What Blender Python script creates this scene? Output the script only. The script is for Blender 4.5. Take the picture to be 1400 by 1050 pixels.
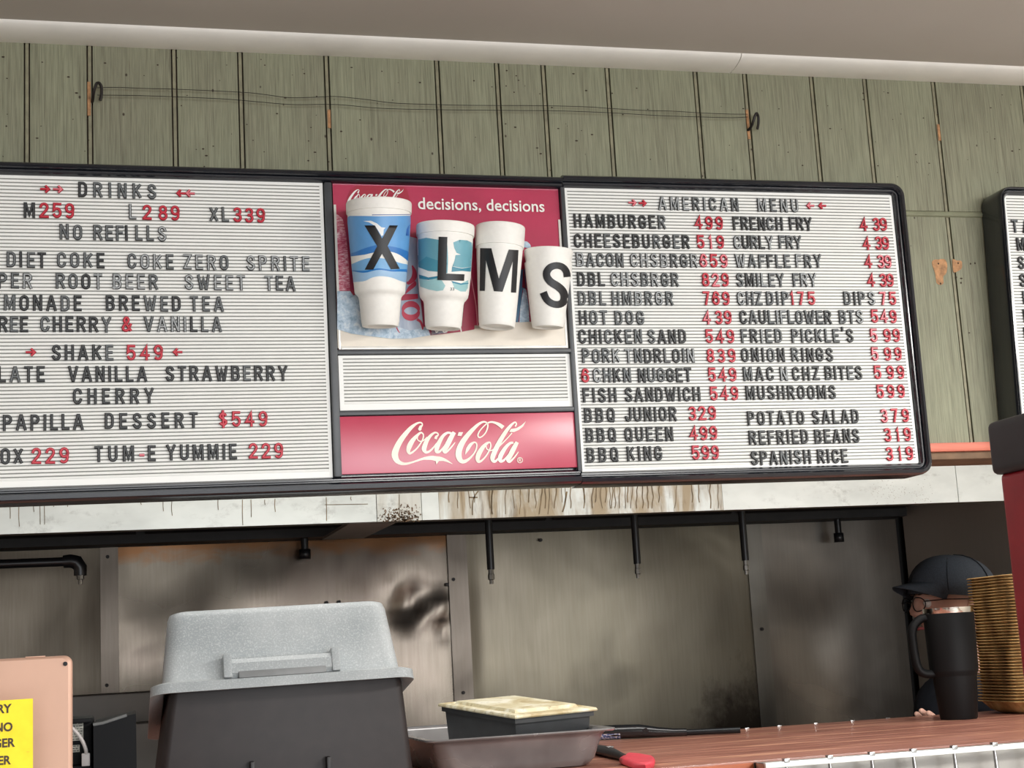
import bpy, bmesh, math, random
import numpy as np
from mathutils import Vector, Matrix
random.seed(7)
for o in list(bpy.data.objects): bpy.data.objects.remove(o)
SC = bpy.context.scene
COL = SC.collection

# ---------------------------------------------------------------- camera
F = 2080.0                       # focal length in pixels of the 1400 x 1050 frame
R = np.array([[0.9685192, -0.24271165, -0.05533189],
              [-0.01076132, 0.18124262, -0.98337953],
              [0.24870616, 0.9530174, 0.17292506]])   # world -> camera (x right, y down, z forward)
CAM = np.array([0.0, 0.0, 1.5])
cd = bpy.data.cameras.new('camera'); cam = bpy.data.objects.new('camera', cd); COL.objects.link(cam)
cd.sensor_fit = 'HORIZONTAL'; cd.sensor_width = 36.0; cd.lens = F / 1400 * 36.0
cd.clip_start = 0.05; cd.clip_end = 60
m = Matrix(((R[0][0], -R[1][0], -R[2][0], 0), (R[0][1], -R[1][1], -R[2][1], 0), (R[0][2], -R[1][2], -R[2][2], 0), (0, 0, 0, 1)))
cam.matrix_world = Matrix.Translation(CAM) @ m
SC.camera = cam

# ---------------------------------------------------------------- light and exposure
SC.view_settings.view_transform = 'Standard'; SC.view_settings.look = 'None'
SC.view_settings.gamma = 1; SC.view_settings.use_curve_mapping = False
SC.view_settings.exposure = 0.29
w = bpy.data.worlds.new('room_ambient'); SC.world = w; w.use_nodes = True
w.node_tree.nodes['Background'].inputs[0].default_value = (0.95, 0.97, 1.0, 1)
w.node_tree.nodes['Background'].inputs[1].default_value = 0.42
def area(name, loc, rot, sx, sy, power, col=(1, 0.98, 0.94)):
    l = bpy.data.lights.new(name, 'AREA'); l.shape = 'RECTANGLE'; l.size = sx; l.size_y = sy; l.energy = power; l.color = col
    o = bpy.data.objects.new(name, l); COL.objects.link(o); o.location = loc; o.rotation_euler = rot; return o
area('ceiling_lamp', (2.2, 0.2, 2.33), (0, 0, 0), 1.2, 0.6, 100)
area('ceiling_lamp', (0.1, -0.9, 2.33), (0, 0, 0), 1.2, 0.6, 18)
area('ceiling_lamp', (1.9, -2.6, 2.33), (0, 0, 0), 1.2, 1.2, 90)
area('kitchen_lamp_and_fill', (2.75, 2.75, 2.33), (0, math.radians(-25), 0), 0.5, 0.5, 14)  # tilted fill added to brighten the person, no known fixture
area('front_fill_light', (1.6, -4.8, 1.45), (math.radians(90), 0, 0), 4.5, 1.7, 170, (0.93, 0.97, 1.0))  # unseen fill added to reach the kitchen and give its steel reflections
area('kitchen_lamp_and_fill', (0.9, 2.42, 2.33), (math.radians(14), 0, 0), 2.6, 0.3, 15)

# ---------------------------------------------------------------- pixel -> place helpers
def ray(px, py): return R.T @ np.array([px - 700.0, py - 525.0, F])
def back(px, py, Y): d = ray(px, py); return CAM + d * (Y / d[1])
def backZ(px, py, z): d = ray(px, py); return CAM + d * ((z - CAM[2]) / d[2])
def onplane(px, py, P, n): d = ray(px, py); return CAM + d * (((P - CAM) @ n) / (d @ n))
def proj(P): q = R @ (np.array(P) - CAM); return 700 + F * q[0] / q[2], 525 + F * q[1] / q[2]

# ---------------------------------------------------------------- materials
def lin(c):
    out = []
    for v in c[:3]:
        v /= 255.0
        out.append(v / 12.92 if v <= 0.04045 else ((v + 0.055) / 1.055) ** 2.4)
    return tuple(out) + (1.0,)
class N:
    def __init__(s, name, col=(128, 128, 128), rough=0.5, metal=0.0, coat=0.0, spec=0.5):
        s.m = bpy.data.materials.new(name); s.m.use_nodes = True; s.t = s.m.node_tree
        s.b = s.t.nodes['Principled BSDF']
        s.b.inputs['Base Color'].default_value = lin(col); s.b.inputs['Roughness'].default_value = rough
        s.b.inputs['Metallic'].default_value = metal; s.b.inputs['Coat Weight'].default_value = coat
        s.b.inputs['Specular IOR Level'].default_value = spec; s.b.inputs['Coat Roughness'].default_value = 0.1
    def node(s, k, **kw):
        n = s.t.nodes.new(k)
        for a, v in kw.items(): setattr(n, a, v)
        return n
    def link(s, a, b): s.t.links.new(a, b)
    def coords(s, kind='Object', scale=(1, 1, 1)):
        tc = s.node('ShaderNodeTexCoord'); mp = s.node('ShaderNodeMapping'); mp.inputs['Scale'].default_value = scale
        s.link(tc.outputs[kind], mp.inputs[0]); return mp.outputs[0]
    def geo(s, scale=(1, 1, 1)):
        g = s.node('ShaderNodeNewGeometry'); mp = s.node('ShaderNodeMapping'); mp.inputs['Scale'].default_value = scale
        s.link(g.outputs['Position'], mp.inputs[0]); return mp.outputs[0]
    def noise(s, vec, sc, det=4, rough=0.55, dist=0.0):
        n = s.node('ShaderNodeTexNoise'); n.inputs['Scale'].default_value = sc; n.inputs['Detail'].default_value = det
        n.inputs['Roughness'].default_value = rough; n.inputs['Distortion'].default_value = dist; s.link(vec, n.inputs['Vector']); return n.outputs[0]
    def ramp(s, fac, stops):
        r = s.node('ShaderNodeValToRGB'); e = r.color_ramp.elements
        while len(e) < len(stops): e.new(0.5)
        for i, (p, c) in enumerate(stops): e[i].position = p; e[i].color = lin(c) if len(c) >= 3 else (c[0],) * 3 + (1,)
        s.link(fac, r.inputs[0]); return r.outputs[0]
    def mix(s, fac, a, b, mode='MIX'):
        x = s.node('ShaderNodeMix', data_type='RGBA', blend_type=mode)
        if isinstance(fac, float): x.inputs[0].default_value = fac
        else: s.link(fac, x.inputs[0])
        for v, i in ((a, 6), (b, 7)):
            if isinstance(v, tuple): x.inputs[i].default_value = lin(v)
            else: s.link(v, x.inputs[i])
        return x.outputs[2]
    def bump(s, h, strength=0.2, dist=0.01):
        b = s.node('ShaderNodeBump'); b.inputs['Strength'].default_value = strength; b.inputs['Distance'].default_value = dist
        s.link(h, b.inputs['Height']); s.link(b.outputs[0], s.b.inputs['Normal']); return b
    def color(s, out): s.link(out, s.b.inputs['Base Color'])
    def rough(s, out): s.link(out, s.b.inputs['Roughness'])
MC = {}
def plain(name, col, rough=0.5, metal=0.0, coat=0.0, var=0.06, spec=0.5, sc=30):
    """a plain colour with a faint mottling and fine relief"""
    if name in MC: return MC[name]
    n = N(name, col, rough, metal, coat, spec)
    v = n.noise(n.coords(), sc, 5)
    lo = tuple(max(0, c * (1 - var)) for c in col); hi = tuple(min(255, c * (1 + var)) for c in col)
    n.color(n.ramp(v, [(0.3, lo), (0.7, hi)])); n.bump(v, 0.05, 0.002)
    MC[name] = n.m; return n.m

def n_sub(n, o, k):
    q = n.node('ShaderNodeMath', operation='SUBTRACT'); n.link(o, q.inputs[0]); q.inputs[1].default_value = k; return q.outputs[0]
def m_stainless(name, base, warm, scale=1.0, rough=0.34, seed=0.0, metal=.85, rust=False, scorch=False):
    n = N(name, base, rough, metal)
    g = n.geo((1, 1, 1)); ofs = n.node('ShaderNodeVectorMath', operation='ADD'); ofs.inputs[1].default_value = (seed, seed * .7, 0); n.link(g, ofs.inputs[0])
    v = n.noise(ofs.outputs[0], 2.2 * scale, 3, .5, .6); v2 = n.noise(n.geo((60, 60, 3)), 3, 3)
    c = n.ramp(v, [(0.3, base), (0.55, warm), (0.8, tuple(x * 0.82 for x in base))])
    c = n.mix(0.03, c, n.ramp(v2, [(0.35, (60, 55, 50)), (0.7, (200, 195, 185))]))
    if rust or scorch:
        sx = n.node('ShaderNodeSeparateXYZ'); n.link(n.geo(), sx.inputs[0]); nz = n.noise(n.geo((5, 1, 12)), 3, 4, .6, .5)
        ad = n.node('ShaderNodeMath', operation='MULTIPLY_ADD'); ad.inputs[1].default_value = .09; n.link(nz, ad.inputs[0]); n.link(sx.outputs[2], ad.inputs[2])
        if rust: c = n.mix(n.ramp(n_sub(n, ad.outputs[0], 1.80), [(0.0, (0.0,)), (0.04, (.85,))]), c, (112, 74, 42))
        if scorch:
            ds = n.node('ShaderNodeVectorMath', operation='DISTANCE'); ds.inputs[1].default_value = (1.58, 3.8, 1.24); n.link(n.geo(), ds.inputs[0])
            sp = n.noise(n.geo((1, 1, .7)), 16, 5, .7); mu = n.node('ShaderNodeMath', operation='MULTIPLY_ADD'); mu.inputs[1].default_value = .35; n.link(sp, mu.inputs[0]); n.link(ds.outputs['Value'], mu.inputs[2])
            c = n.mix(n.ramp(mu.outputs[0], [(.24, (.8,)), (.36, (0.0,))]), c, (44, 34, 28))
    n.color(c)
    r = n.ramp(v, [(0.25, (rough - .1,)), (0.7, (rough + .12,))]); n.rough(r)
    n.bump(n.noise(ofs.outputs[0], 3.5 * scale, 2, .4, .5), 0.14, 0.03)
    return n.m

# green grooved plywood
n = N('green_grained_plywood', (120, 124, 100), 0.62)
oi = n.node('ShaderNodeObjectInfo'); add = n.node('ShaderNodeVectorMath', operation='ADD'); cmb = n.node('ShaderNodeCombineXYZ')
mm = n.node('ShaderNodeMath', operation='MULTIPLY'); mm.inputs[1].default_value = 37.0; n.link(oi.outputs['Random'], mm.inputs[0]); n.link(mm.outputs[0], cmb.inputs[0]); n.link(mm.outputs[0], cmb.inputs[2])
tc = n.node('ShaderNodeTexCoord'); n.link(tc.outputs['Object'], add.inputs[0]); n.link(cmb.outputs[0], add.inputs[1])
def mapped(vec, sc):
    mp = n.node('ShaderNodeMapping'); mp.inputs['Scale'].default_value = sc; n.link(vec, mp.inputs[0]); return mp.outputs[0]
grain = n.noise(mapped(add.outputs[0], (150, 20, 4)), 1.6, 6, .65, .3); fine = n.noise(mapped(add.outputs[0], (600, 20, 16)), 1, 3, .6)
broad = n.noise(mapped(add.outputs[0], (9, 4, 1.2)), 1.3, 3)
c = n.ramp(grain, [(0.3, (103, 99, 80)), (0.47, (134, 134, 110)), (0.75, (153, 153, 129))])
c = n.mix(0.35, c, n.ramp(broad, [(0.35, (112, 108, 90)), (0.65, (146, 152, 124))]))
c = n.mix(0.22, c, n.ramp(fine, [(0.38, (60, 56, 42)), (0.6, (170, 172, 146))]))
spk = n.node('ShaderNodeTexVoronoi'); spk.inputs['Scale'].default_value = 26; n.link(mapped(add.outputs[0], (1, 1, 0.7)), spk.inputs['Vector'])
c = n.mix(n.ramp(spk.outputs['Distance'], [(0.0, (1.0,)), (0.028, (1.0,)), (0.05, (0.0,))]), c, (58, 46, 32))
n.color(c); n.bump(grain, 0.35, 0.003); M_PLY = n.m
# same paint with bare wood patches
def mlin(name, col, **k): return plain(name, col, **k)
M_GROOVE = plain('brown_groove_wood', (70, 56, 40), 0.7, var=.3, sc=60)
M_STRIP = plain('groove_strip_paint', (134, 130, 106), 0.6, var=.12, sc=50)
M_RUST = plain('bare_orange_wood', (172, 128, 88), 0.7, var=.18, sc=120)
M_CEIL = plain('ceiling_paint', (206, 200, 194), 0.8, var=.015, sc=3)
M_CROWN = plain('white_crown_paint', (246, 244, 238), 0.35, var=.03, sc=8)
M_BLACK = plain('black_frame_plastic', (28, 31, 38), 0.24, var=.1, coat=.5)
M_BLACK2 = plain('charcoal_bar_plastic', (64, 67, 71), 0.4, var=.06)
M_WHITE = plain('white_letter_panel', (242, 243, 240), 0.42, var=.01)
M_GROOVEW = plain('panel_groove_shade', (122, 124, 120), 0.6, var=.02)  # grey paints the shadow into the grooves of the white panels
M_IRON = plain('dark_iron', (38, 34, 32), 0.5, metal=.4, var=.2)
M_FOAM = plain('white_foam', (246, 245, 240), 0.5, var=.012, sc=160)
M_STICK = plain('black_vinyl', (26, 26, 30), 0.45, var=.05)
M_BPIPE = plain('black_greasy_pipe', (24, 24, 26), 0.35, var=.2)
M_NOZ = plain('dull_nozzle_metal', (150, 148, 142), 0.35, metal=.9, var=.15)
M_DARK = plain('greasy_hood_inside', (22, 21, 21), 0.6, var=.3)
M_STEEL = plain('brushed_steel', (176, 176, 176), 0.28, metal=.9, var=.06)
M_STEELD = plain('shelf_steel', (112, 109, 105), 0.45, metal=.3, var=.06, sc=6)
M_FLOOR = plain('floor_tile', (120, 100, 84), 0.5, var=.1, sc=4)
M_WALLP = plain('painted_wall', (200, 196, 186), 0.7, var=.03, sc=3)

# red-brown counter wood
n = N('red_stained_wood', (150, 80, 62), 0.36, coat=.25)
g = n.coords('Object', (3, 45, 45)); gr = n.noise(g, 1.6, 6, .62, 1.2); g2 = n.noise(n.coords('Object', (2.2, 26, 26)), 1.2, 3, .5, .4)
c = n.ramp(gr, [(0.3, (116, 70, 56)), (0.5, (158, 104, 88)), (0.72, (186, 130, 110))])
c = n.mix(n.ramp(g2, [(0.57, (0.0,)), (0.64, (0.6,))]), c, (222, 166, 134))
n.color(c); n.bump(gr, 0.2, 0.003); n.rough(n.ramp(gr, [(0.3, (.3,)), (0.7, (.48,))])); M_WOOD = n.m
n = N('orange_stained_wood', (176, 92, 48), 0.5); gr = n.noise(n.coords('Object', (4, 60, 60)), 1.6, 5, .6, .8)
n.color(n.ramp(gr, [(0.3, (140, 60, 28)), (0.7, (190, 100, 52))])); n.bump(gr, .2, .002); M_WOODF = n.m
n = N('salmon_trim_wood', (205, 105, 84), 0.5); gr = n.noise(n.coords('Object', (4, 60, 60)), 1.6, 5, .6, .8)
n.color(n.ramp(gr, [(0.3, (186, 92, 70)), (0.7, (214, 120, 96))])); M_TRIM = n.m

# stained white hood steel
def m_hood(name, stain, seed=0):
    n = N(name, (224, 230, 226), 0.4, 0.15)
    v = n.noise(n.geo((2, 1, 4)), 3, 4); c = n.ramp(v, [(0.3, (204, 210, 206)), (0.6, (228, 234, 230))])
    sp = n.noise(n.geo((1, 1, 1)), 90, 4, .7); gy = n.noise(n.geo((1, 1, 2.5)), 14, 4, .6)
    c = n.mix(n.ramp(gy, [(0.55, (0.0,)), (0.68, (0.35,))]), c, n.ramp(sp, [(0.4, (130, 132, 126)), (0.6, (226, 230, 226))]))
    if stain:
        st = n.noise(n.geo((7, 1, 1.6)), 2.4, 5, .65, .6); c = n.mix(n.ramp(st, [(0.36, (0.0,)), (0.56, (float(stain),))]), c, (156, 136, 102))
        st2 = n.noise(n.geo((60, 1, 6)), 1.3, 4, .6, .4); c = n.mix(n.ramp(st2, [(0.56, (0.0,)), (0.64, (0.5 * stain,))]), c, (92, 70, 42))
    n.color(c); n.bump(v, .1, .01); return n.m
M_HOOD = m_hood('white_hood_steel', 0); M_HOODS = m_hood('brown_stained_hood_steel', 0.85); M_HOODM = m_hood('lightly_stained_hood_steel', 0.3)

# ---------------------------------------------------------------- object helpers
def link(name, me, mats, parent=None):
    o = bpy.data.objects.new(name, me)
    if not isinstance(mats, (list, tuple)): mats = [mats]
    if me is not None:
        for x in mats: me.materials.append(x)
    COL.objects.link(o)
    if parent is not None: o.parent = parent
    return o
def tag(o, label=None, cat=None, group=None, kind=None):
    if label: o['label'] = label
    if cat: o['category'] = cat
    if group: o['group'] = group
    if kind: o['kind'] = kind
    return o
def empty(name, loc, rz=0.0, label=None, cat=None, group=None, kind=None):
    o = bpy.data.objects.new(name, None); o.empty_display_size = .05; COL.objects.link(o); o.location = loc; o.rotation_euler = (0, 0, rz)
    return tag(o, label, cat, group, kind)
def mesh(verts, faces, smooth=False, mi=None):
    me = bpy.data.meshes.new('m'); me.from_pydata([tuple(map(float, v)) for v in verts], [], faces)
    if smooth: me.polygons.foreach_set('use_smooth', [True] * len(me.polygons))
    if mi: me.polygons.foreach_set('material_index', mi)
    me.update(); return me
class MB:
    def __init__(s): s.v = []; s.f = []; s.mi = []; s.sm = []
    def add(s, vs, fs, mi=0, sm=False):
        b = len(s.v); s.v += [tuple(map(float, v)) for v in vs]; s.f += [tuple(b + i for i in f) for f in fs]
        s.mi += [mi] * len(fs); s.sm += [sm] * len(fs); return s
    def box(s, x0, y0, z0, x1, y1, z1, mi=0):
        v = [(x, y, z) for x in (x0, x1) for y in (y0, y1) for z in (z0, z1)]
        return s.add(v, [(0, 1, 3, 2), (4, 6, 7, 5), (0, 4, 5, 1), (2, 3, 7, 6), (0, 2, 6, 4), (1, 5, 7, 3)], mi)
    def bbox(s, x0, y0, z0, x1, y1, z1, bev=.002, seg=2, mi=0):
        bm = bmesh.new(); bmesh.ops.create_cube(bm, size=1)
        for v in bm.verts: v.co = Vector(((x0 + x1) / 2 + v.co.x * (x1 - x0), (y0 + y1) / 2 + v.co.y * (y1 - y0), (z0 + z1) / 2 + v.co.z * (z1 - z0)))
        bmesh.ops.bevel(bm, geom=bm.edges[:], offset=bev, segments=seg, profile=.6, affect='EDGES')
        bm.verts.index_update(); s.add([v.co[:] for v in bm.verts], [tuple(v.index for v in f.verts) for f in bm.faces], mi, True); bm.free(); return s
    def lathe(s, prof, c=(0, 0, 0), seg=40, mi=0, close=True):
        vs = []; fs = []; k = len(prof)
        for i in range(seg):
            a = 2 * math.pi * i / seg
            for r, z in prof: vs.append((c[0] + r * math.cos(a), c[1] + r * math.sin(a), c[2] + z))
        for i in range(seg):
            j = (i + 1) % seg
            for q in range(k - 1): fs.append((i * k + q, j * k + q, j * k + q + 1, i * k + q + 1))
        return s.add(vs, fs, mi, True)
    def tube(s, pts, rad, seg=10, mi=0, caps=True):
        pts = [Vector(p) for p in pts]; n_ = len(pts)
        if not isinstance(rad, (list, tuple)): rad = [rad] * n_
        vs = []; fs = []; up = None
        for i, p in enumerate(pts):
            t = (pts[min(i + 1, n_ - 1)] - pts[max(i - 1, 0)]).normalized()
            if up is None: up = Vector((0, 0, 1)) if abs(t.z) < .9 else Vector((1, 0, 0))
            a = t.cross(up).normalized(); up = a.cross(t).normalized()
            for k in range(seg):
                an = 2 * math.pi * k / seg; vs.append(p + (a * math.cos(an) + up * math.sin(an)) * rad[i])
        for i in range(n_ - 1):
            for k in range(seg):
                l = (k + 1) % seg; fs.append((i * seg + k, i * seg + l, (i + 1) * seg + l, (i + 1) * seg + k))
        s.add(vs, fs, mi, True)
        if caps:
            b = len(s.v) - len(vs); s.f.append(tuple(b + k for k in range(seg))[::-1]); s.f.append(tuple(b + (n_ - 1) * seg + k for k in range(seg))); s.mi += [mi, mi]; s.sm += [False, False]
        return s
    def prism(s, poly, axis, a, b, mi=0, sm=False):
        """poly: 2D outline; extruded between a and b on axis ('x','y','z')"""
        def P(u, v, w): return {'x': (w, u, v), 'y': (u, w, v), 'z': (u, v, w)}[axis]
        k = len(poly); vs = [P(u, v, a) for u, v in poly] + [P(u, v, b) for u, v in poly]
        s.add(vs, [(i, (i + 1) % k, k + (i + 1) % k, k + i) for i in range(k)], mi, sm)
        s.add([vs[i] for i in range(k)], [tuple(range(k))[::-1]], mi); s.add(vs[k:], [tuple(range(k))], mi); return s
    def build(s, name, mats, parent=None, warp=None):
        vs = s.v if warp is None else [warp(*v) for v in s.v]
        me = bpy.data.meshes.new(name); me.from_pydata(vs, [], s.f)
        me.polygons.foreach_set('material_index', s.mi); me.polygons.foreach_set('use_smooth', s.sm); me.update()
        bm = bmesh.new(); bm.from_mesh(me); bmesh.ops.recalc_face_normals(bm, faces=bm.faces[:])
        if any(s.sm) and not all(s.sm) or any(s.sm):
            for e in bm.edges:
                if len(e.link_faces) == 2 and e.calc_face_angle(0) > 0.75: e.smooth = False
        bm.to_mesh(me); bm.free()
        return link(name, me, mats, parent)
def crv(pts, per=6, closed=False):
    """Catmull-Rom through points of any dimension"""
    P = [np.array(p, float) for p in pts]; n_ = len(P); out = []
    rng = range(n_) if closed else range(n_ - 1)
    for i in rng:
        g = (lambda k: P[k % n_]) if closed else (lambda k: P[min(max(k, 0), n_ - 1)])
        p0, p1, p2, p3 = g(i - 1), g(i), g(i + 1), g(i + 2)
        for q in range(per):
            t = q / per; out.append(0.5 * ((2 * p1) + (-p0 + p2) * t + (2 * p0 - 5 * p1 + 4 * p2 - p3) * t * t + (-p0 + 3 * p1 - 3 * p2 + p3) * t ** 3))
    if not closed: out.append(P[-1])
    return out
def ribbon2d(pts):
    """pts (x,y,w) -> left points, right points"""
    L = []; Rr = []
    for i, p in enumerate(pts):
        a = pts[max(i - 1, 0)]; b = pts[min(i + 1, len(pts) - 1)]
        t = np.array([b[0] - a[0], b[1] - a[1]]); t /= (np.linalg.norm(t) + 1e-9); nn = np.array([-t[1], t[0]])
        L.append((p[0] + nn[0] * p[2] / 2, p[1] + nn[1] * p[2] / 2)); Rr.append((p[0] - nn[0] * p[2] / 2, p[1] - nn[1] * p[2] / 2))
    return L, Rr
def tri(poly):
    """triangulated 2D polygon -> verts, faces"""
    bm = bmesh.new(); f = bm.faces.new([bm.verts.new((x, y, 0)) for x, y in poly])
    bmesh.ops.triangulate(bm, faces=[f]); bm.verts.index_update()
    v = [(q.co.x, q.co.y) for q in bm.verts]; fs = [tuple(k.index for k in g.verts) for g in bm.faces]; bm.free(); return v, fs
def text2d(s, bold=0.0):
    c = bpy.data.curves.new('t', 'FONT'); c.body = s; c.size = 1; c.offset = bold; c.resolution_u = 3
    o = bpy.data.objects.new('t', c); COL.objects.link(o); dg = bpy.context.evaluated_depsgraph_get(); dg.update()
    me = bpy.data.meshes.new_from_object(o.evaluated_get(dg)); v = [(q.co.x, q.co.y) for q in me.vertices]; f = [tuple(p.vertices) for p in me.polygons]
    bpy.data.objects.remove(o); bpy.data.curves.remove(c); bpy.data.meshes.remove(me); return v, f

WY = 2.045           # wall face
BY = 2.0             # face plane of the menu boards
CZ = 1.32            # counter top
# ================================================================ structure
def room():
    f = MB().box(-3.5, -5, -0.1, 4.5, 4.4, 0).build('floor', M_FLOOR); tag(f, kind='structure')
    c = MB().box(-3.5, -5, 2.362, 4.5, 2.06, 2.46).build('ceiling', M_CEIL); tag(c, kind='structure')
    c = MB().box(-3.5, 2.07, 2.40, 4.5, 4.4, 2.5).build('ceiling_kitchen', M_CEIL); tag(c, kind='structure')
    tag(MB().box(-3.6, -5, 0, -3.5, 4.4, 2.5).build('wall_left', M_WALLP), kind='structure')
    tag(MB().box(4.5, -5, 0, 4.6, 4.4, 2.5).build('wall_right', M_WALLP), kind='structure')
    # planked front wall above the opening
    wall = empty('wall_front', (0, WY, 0)); tag(wall, kind='structure')
    MB().box(-1.5, .012, 1.775, 3.2, .06, 2.4).build('wall_backing', M_GROOVE, wall)
    gx = [-1.06, -.93, -.82, -.70, -.59, -.46, -.34, -.235, -0.1192, -0.0373, 0.0756, 0.1663, 0.2876, 0.448, 0.5375, 0.6082, 0.7073, 0.8474, 0.928, 1.0387, 1.1293, 1.2482, 1.4067, 1.50, 1.62, 1.71, 1.83, 1.95, 2.06, 2.18]
    for i in range(len(gx) - 1):
        wdt = 0.0042
        a = gx[i] + wdt; b = gx[i + 1] - wdt
        for z0, z1 in ((2.137, 2.358), (1.772, 2.128)):
            if z0 < 2 and not (0.65 < (a + b) / 2 < 1.7 or i % 2 == 0 and False) and z0 < 2 and (a + b) / 2 < 1.2: continue
            p = MB().box(a, 0, z0, b, .014, z1); pl = p.build('plank', M_PLY, wall)
            rust = i + 1 in (9, 12) and z0 > 2
        for z0, z1 in ((2.137, 2.358), (1.772, 2.128)):
            if z0 < 2 and gx[i] < 1.2: continue
            MB().box(gx[i] - .0021, .001, z0, gx[i] + .0021, .014, z1).build('groove_strip', M_STRIP, wall)
    # bare wood showing in three grooves
    for px, y0, y1 in ((121.6, 112, 158), (449.5, 150, 175), (1021, 150, 190), (1282.5, 170, 192)):
        a = back(px, y0, WY); b = back(px, y1, WY)
        MB().box(a[0] - .0021, -.0005, b[2], a[0] + .0021, .004, a[2]).build('bare_wood_streak', M_RUST, wall)
    # bare patches where paint pulled off
    for poly in ([(478, 400), (520, 350), (600, 345), (690, 335), (740, 360), (770, 440), (765, 560), (740, 630), (700, 665), (695, 740), (700, 800), (645, 835), (570, 800), (555, 720), (535, 600), (500, 500)],
                 [(872, 345), (950, 365), (1040, 375), (1055, 440), (1045, 520), (960, 580), (895, 590), (880, 500)]):
        pts = [(1240 + x / 14, 330 + y / 14) for x, y in poly]
        v, f = tri([tuple(p) for p in crv(pts, 3, True)])
        me = mesh([np.array(back(x, y, WY - .0006)) - (0, WY, 0) for x, y in v], f); link('bare_wood_patch', me, M_RUST, wall)
    # nail holes
    h = MB()
    for px, py in ((1283, 360.4), (1310, 359.7), (1286, 387.6), (1314, 386.6), (1327, 360.5), (1333, 359.8), (1307.5, 379), (44, 46)):
        if py < 100: continue
        p = back(px, py, WY - .001); h.lathe([(0, 0), (.0011, 0)], (0, 0, 0), 8) if False else None
        a = [(p[0] + .0013 * math.cos(t), p[1] - WY, p[2] + .0016 * math.sin(t)) for t in np.linspace(0, 2 * math.pi, 9)[:-1]]
        h.add(a, [tuple(range(8))])
    for k in range(150):
        x = random.uniform(-.15, 1.42); z = random.uniform(2.17, 2.34) if random.random() < .7 or x < 1.24 else random.uniform(1.78, 2.12)
        r = random.uniform(.0005, .0012); e = random.uniform(1, 2.2)
        h.add([(x + e * r * math.cos(t), -.0006, z + r * math.sin(t)) for t in np.linspace(0, 2 * math.pi, 7)[:-1]], [tuple(range(6))])
    o = h.build('nail_holes', plain('hole_brown', (54, 40, 26), .8), wall); o['kind'] = 'stuff'
    # horizontal seam moulding
    t = MB().prism([(0, 2.127), (-.003, 2.1285), (-.0045, 2.131), (-.003, 2.134), (0, 2.1365), (.01, 2.1365), (.01, 2.127)], 'x', -1.5, 2.2).build('trim_1', plain('seam_green_paint', (136, 138, 114), .5))
    t.location = (0, WY, 0); tag(t, kind='structure')
    t = MB().bbox(-1.5, -.012, 1.759, 2.3, .08, 1.772, .001).build('trim_2', M_TRIM); t.location = (0, WY, 0); tag(t, kind='structure')
    t = MB().bbox(-1.5, -.004, 1.748, 2.3, .085, 1.7588, .001).build('trim_3', plain('trim_shadow_brown', (112, 88, 66), .7, var=.15)); t.location = (0, WY, 0); tag(t, kind='structure')  # brown strip modelled for the shadow under the red trim
    # white crown moulding in two lengths
    prof = [(WY, 2.349)] + [(WY - .002 - .045 * math.sin(a), 2.349 + .0135 * (1 - math.cos(a)) - .0) for a in np.linspace(0.15, math.pi / 2, 8)] + [(2.0 - .002, 2.3625), (WY, 2.3625)]
    j = back(1011, 92, 2.01)[0]
    for a, b, nm in ((-1.5, j - .0006, 'trim_4'), (j + .0006, 2.3, 'trim_5')):
        t = MB().prism(prof, 'x', a, b, sm=True).build(nm, M_CROWN); tag(t, kind='structure')
    # little black nail heads on the moulding are left in its paint
    # kitchen back wall: stainless sheets, cover strips
    kw = empty('wall_kitchen', (0, 3.8, 0)); tag(kw, kind='structure')
    MB().box(-1.6, .02, 0, 4.4, .1, 2.4).build('wall_backing', M_DARK, kw)
    tones = [((84, 76, 66), (103, 94, 82)), ((86, 76, 68), (104, 96, 85)), ((95, 87, 76), (114, 107, 92)), ((108, 101, 94), (130, 124, 116))]
    for i, (a, b) in enumerate(((-1.4, -.052), (-.014, .815), (.845, 1.623), (1.655, 2.06))):
        gmb = MB(); nx = 60; nz = 30; z0, z1 = 1.0, 1.80; vs = []; fs = []
        for q in range(nx + 1):
            for r_ in range(nz + 1):
                x = a + (b - a) * q / nx; z = z0 + (z1 - z0) * r_ / nz; d = 0
                for cx, cz, rr, am in ((.69, 1.63, .045, .012), (.73, 1.60, .022, -.006), (.775, 1.61, .03, -.010), (.785, 1.575, .022, .008), (.66, 1.66, .02, -.004), (.1, 1.70, .10, .008), (.30, 1.66, .12, -.006), (-.2, 1.62, .14, .008), (1.0, 1.55, .25, .006), (1.35, 1.62, .2, -.006), (1.75, 1.62, .07, .004), (1.9, 1.45, .12, -.005)):
                    d += am * math.exp(-((x - cx) ** 2 + (z - cz) ** 2) / rr ** 2)
                if a <= x <= b: d *= min(1, (x - a) / .03, (b - x) / .03) if 0 < q < nx else 0
                vs.append((x, .004 + d, z))
        for q in range(nx):
            for r_ in range(nz):
                k = q * (nz + 1) + r_; fs.append((k, k + nz + 1, k + nz + 2, k + 1))
        gmb.add(vs, fs, 0, True); gmb.build('steel_sheet', m_stainless('dented_stainless_%d' % i, *tones[i], seed=i * 3.1, rust=(i == 1), scorch=(i == 2), rough=.26 if i == 1 else .34), kw)
    for a, b in ((-.054, -.012), (.797, .847)):
        s_ = MB().box(a, -.004, 1.0, b, .004, 1.80).build('cover_strip', m_stainless('strip_stainless_%d' % int(a * 100), (92, 83, 75), (108, 99, 90)), kw)
    s_ = MB().box(1.612, -.002, 1.0, 1.658, .006, 1.80).build('cover_strip', m_stainless('strip_stainless_c', (100, 96, 90), (124, 120, 112)), kw)
    bl = []
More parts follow.
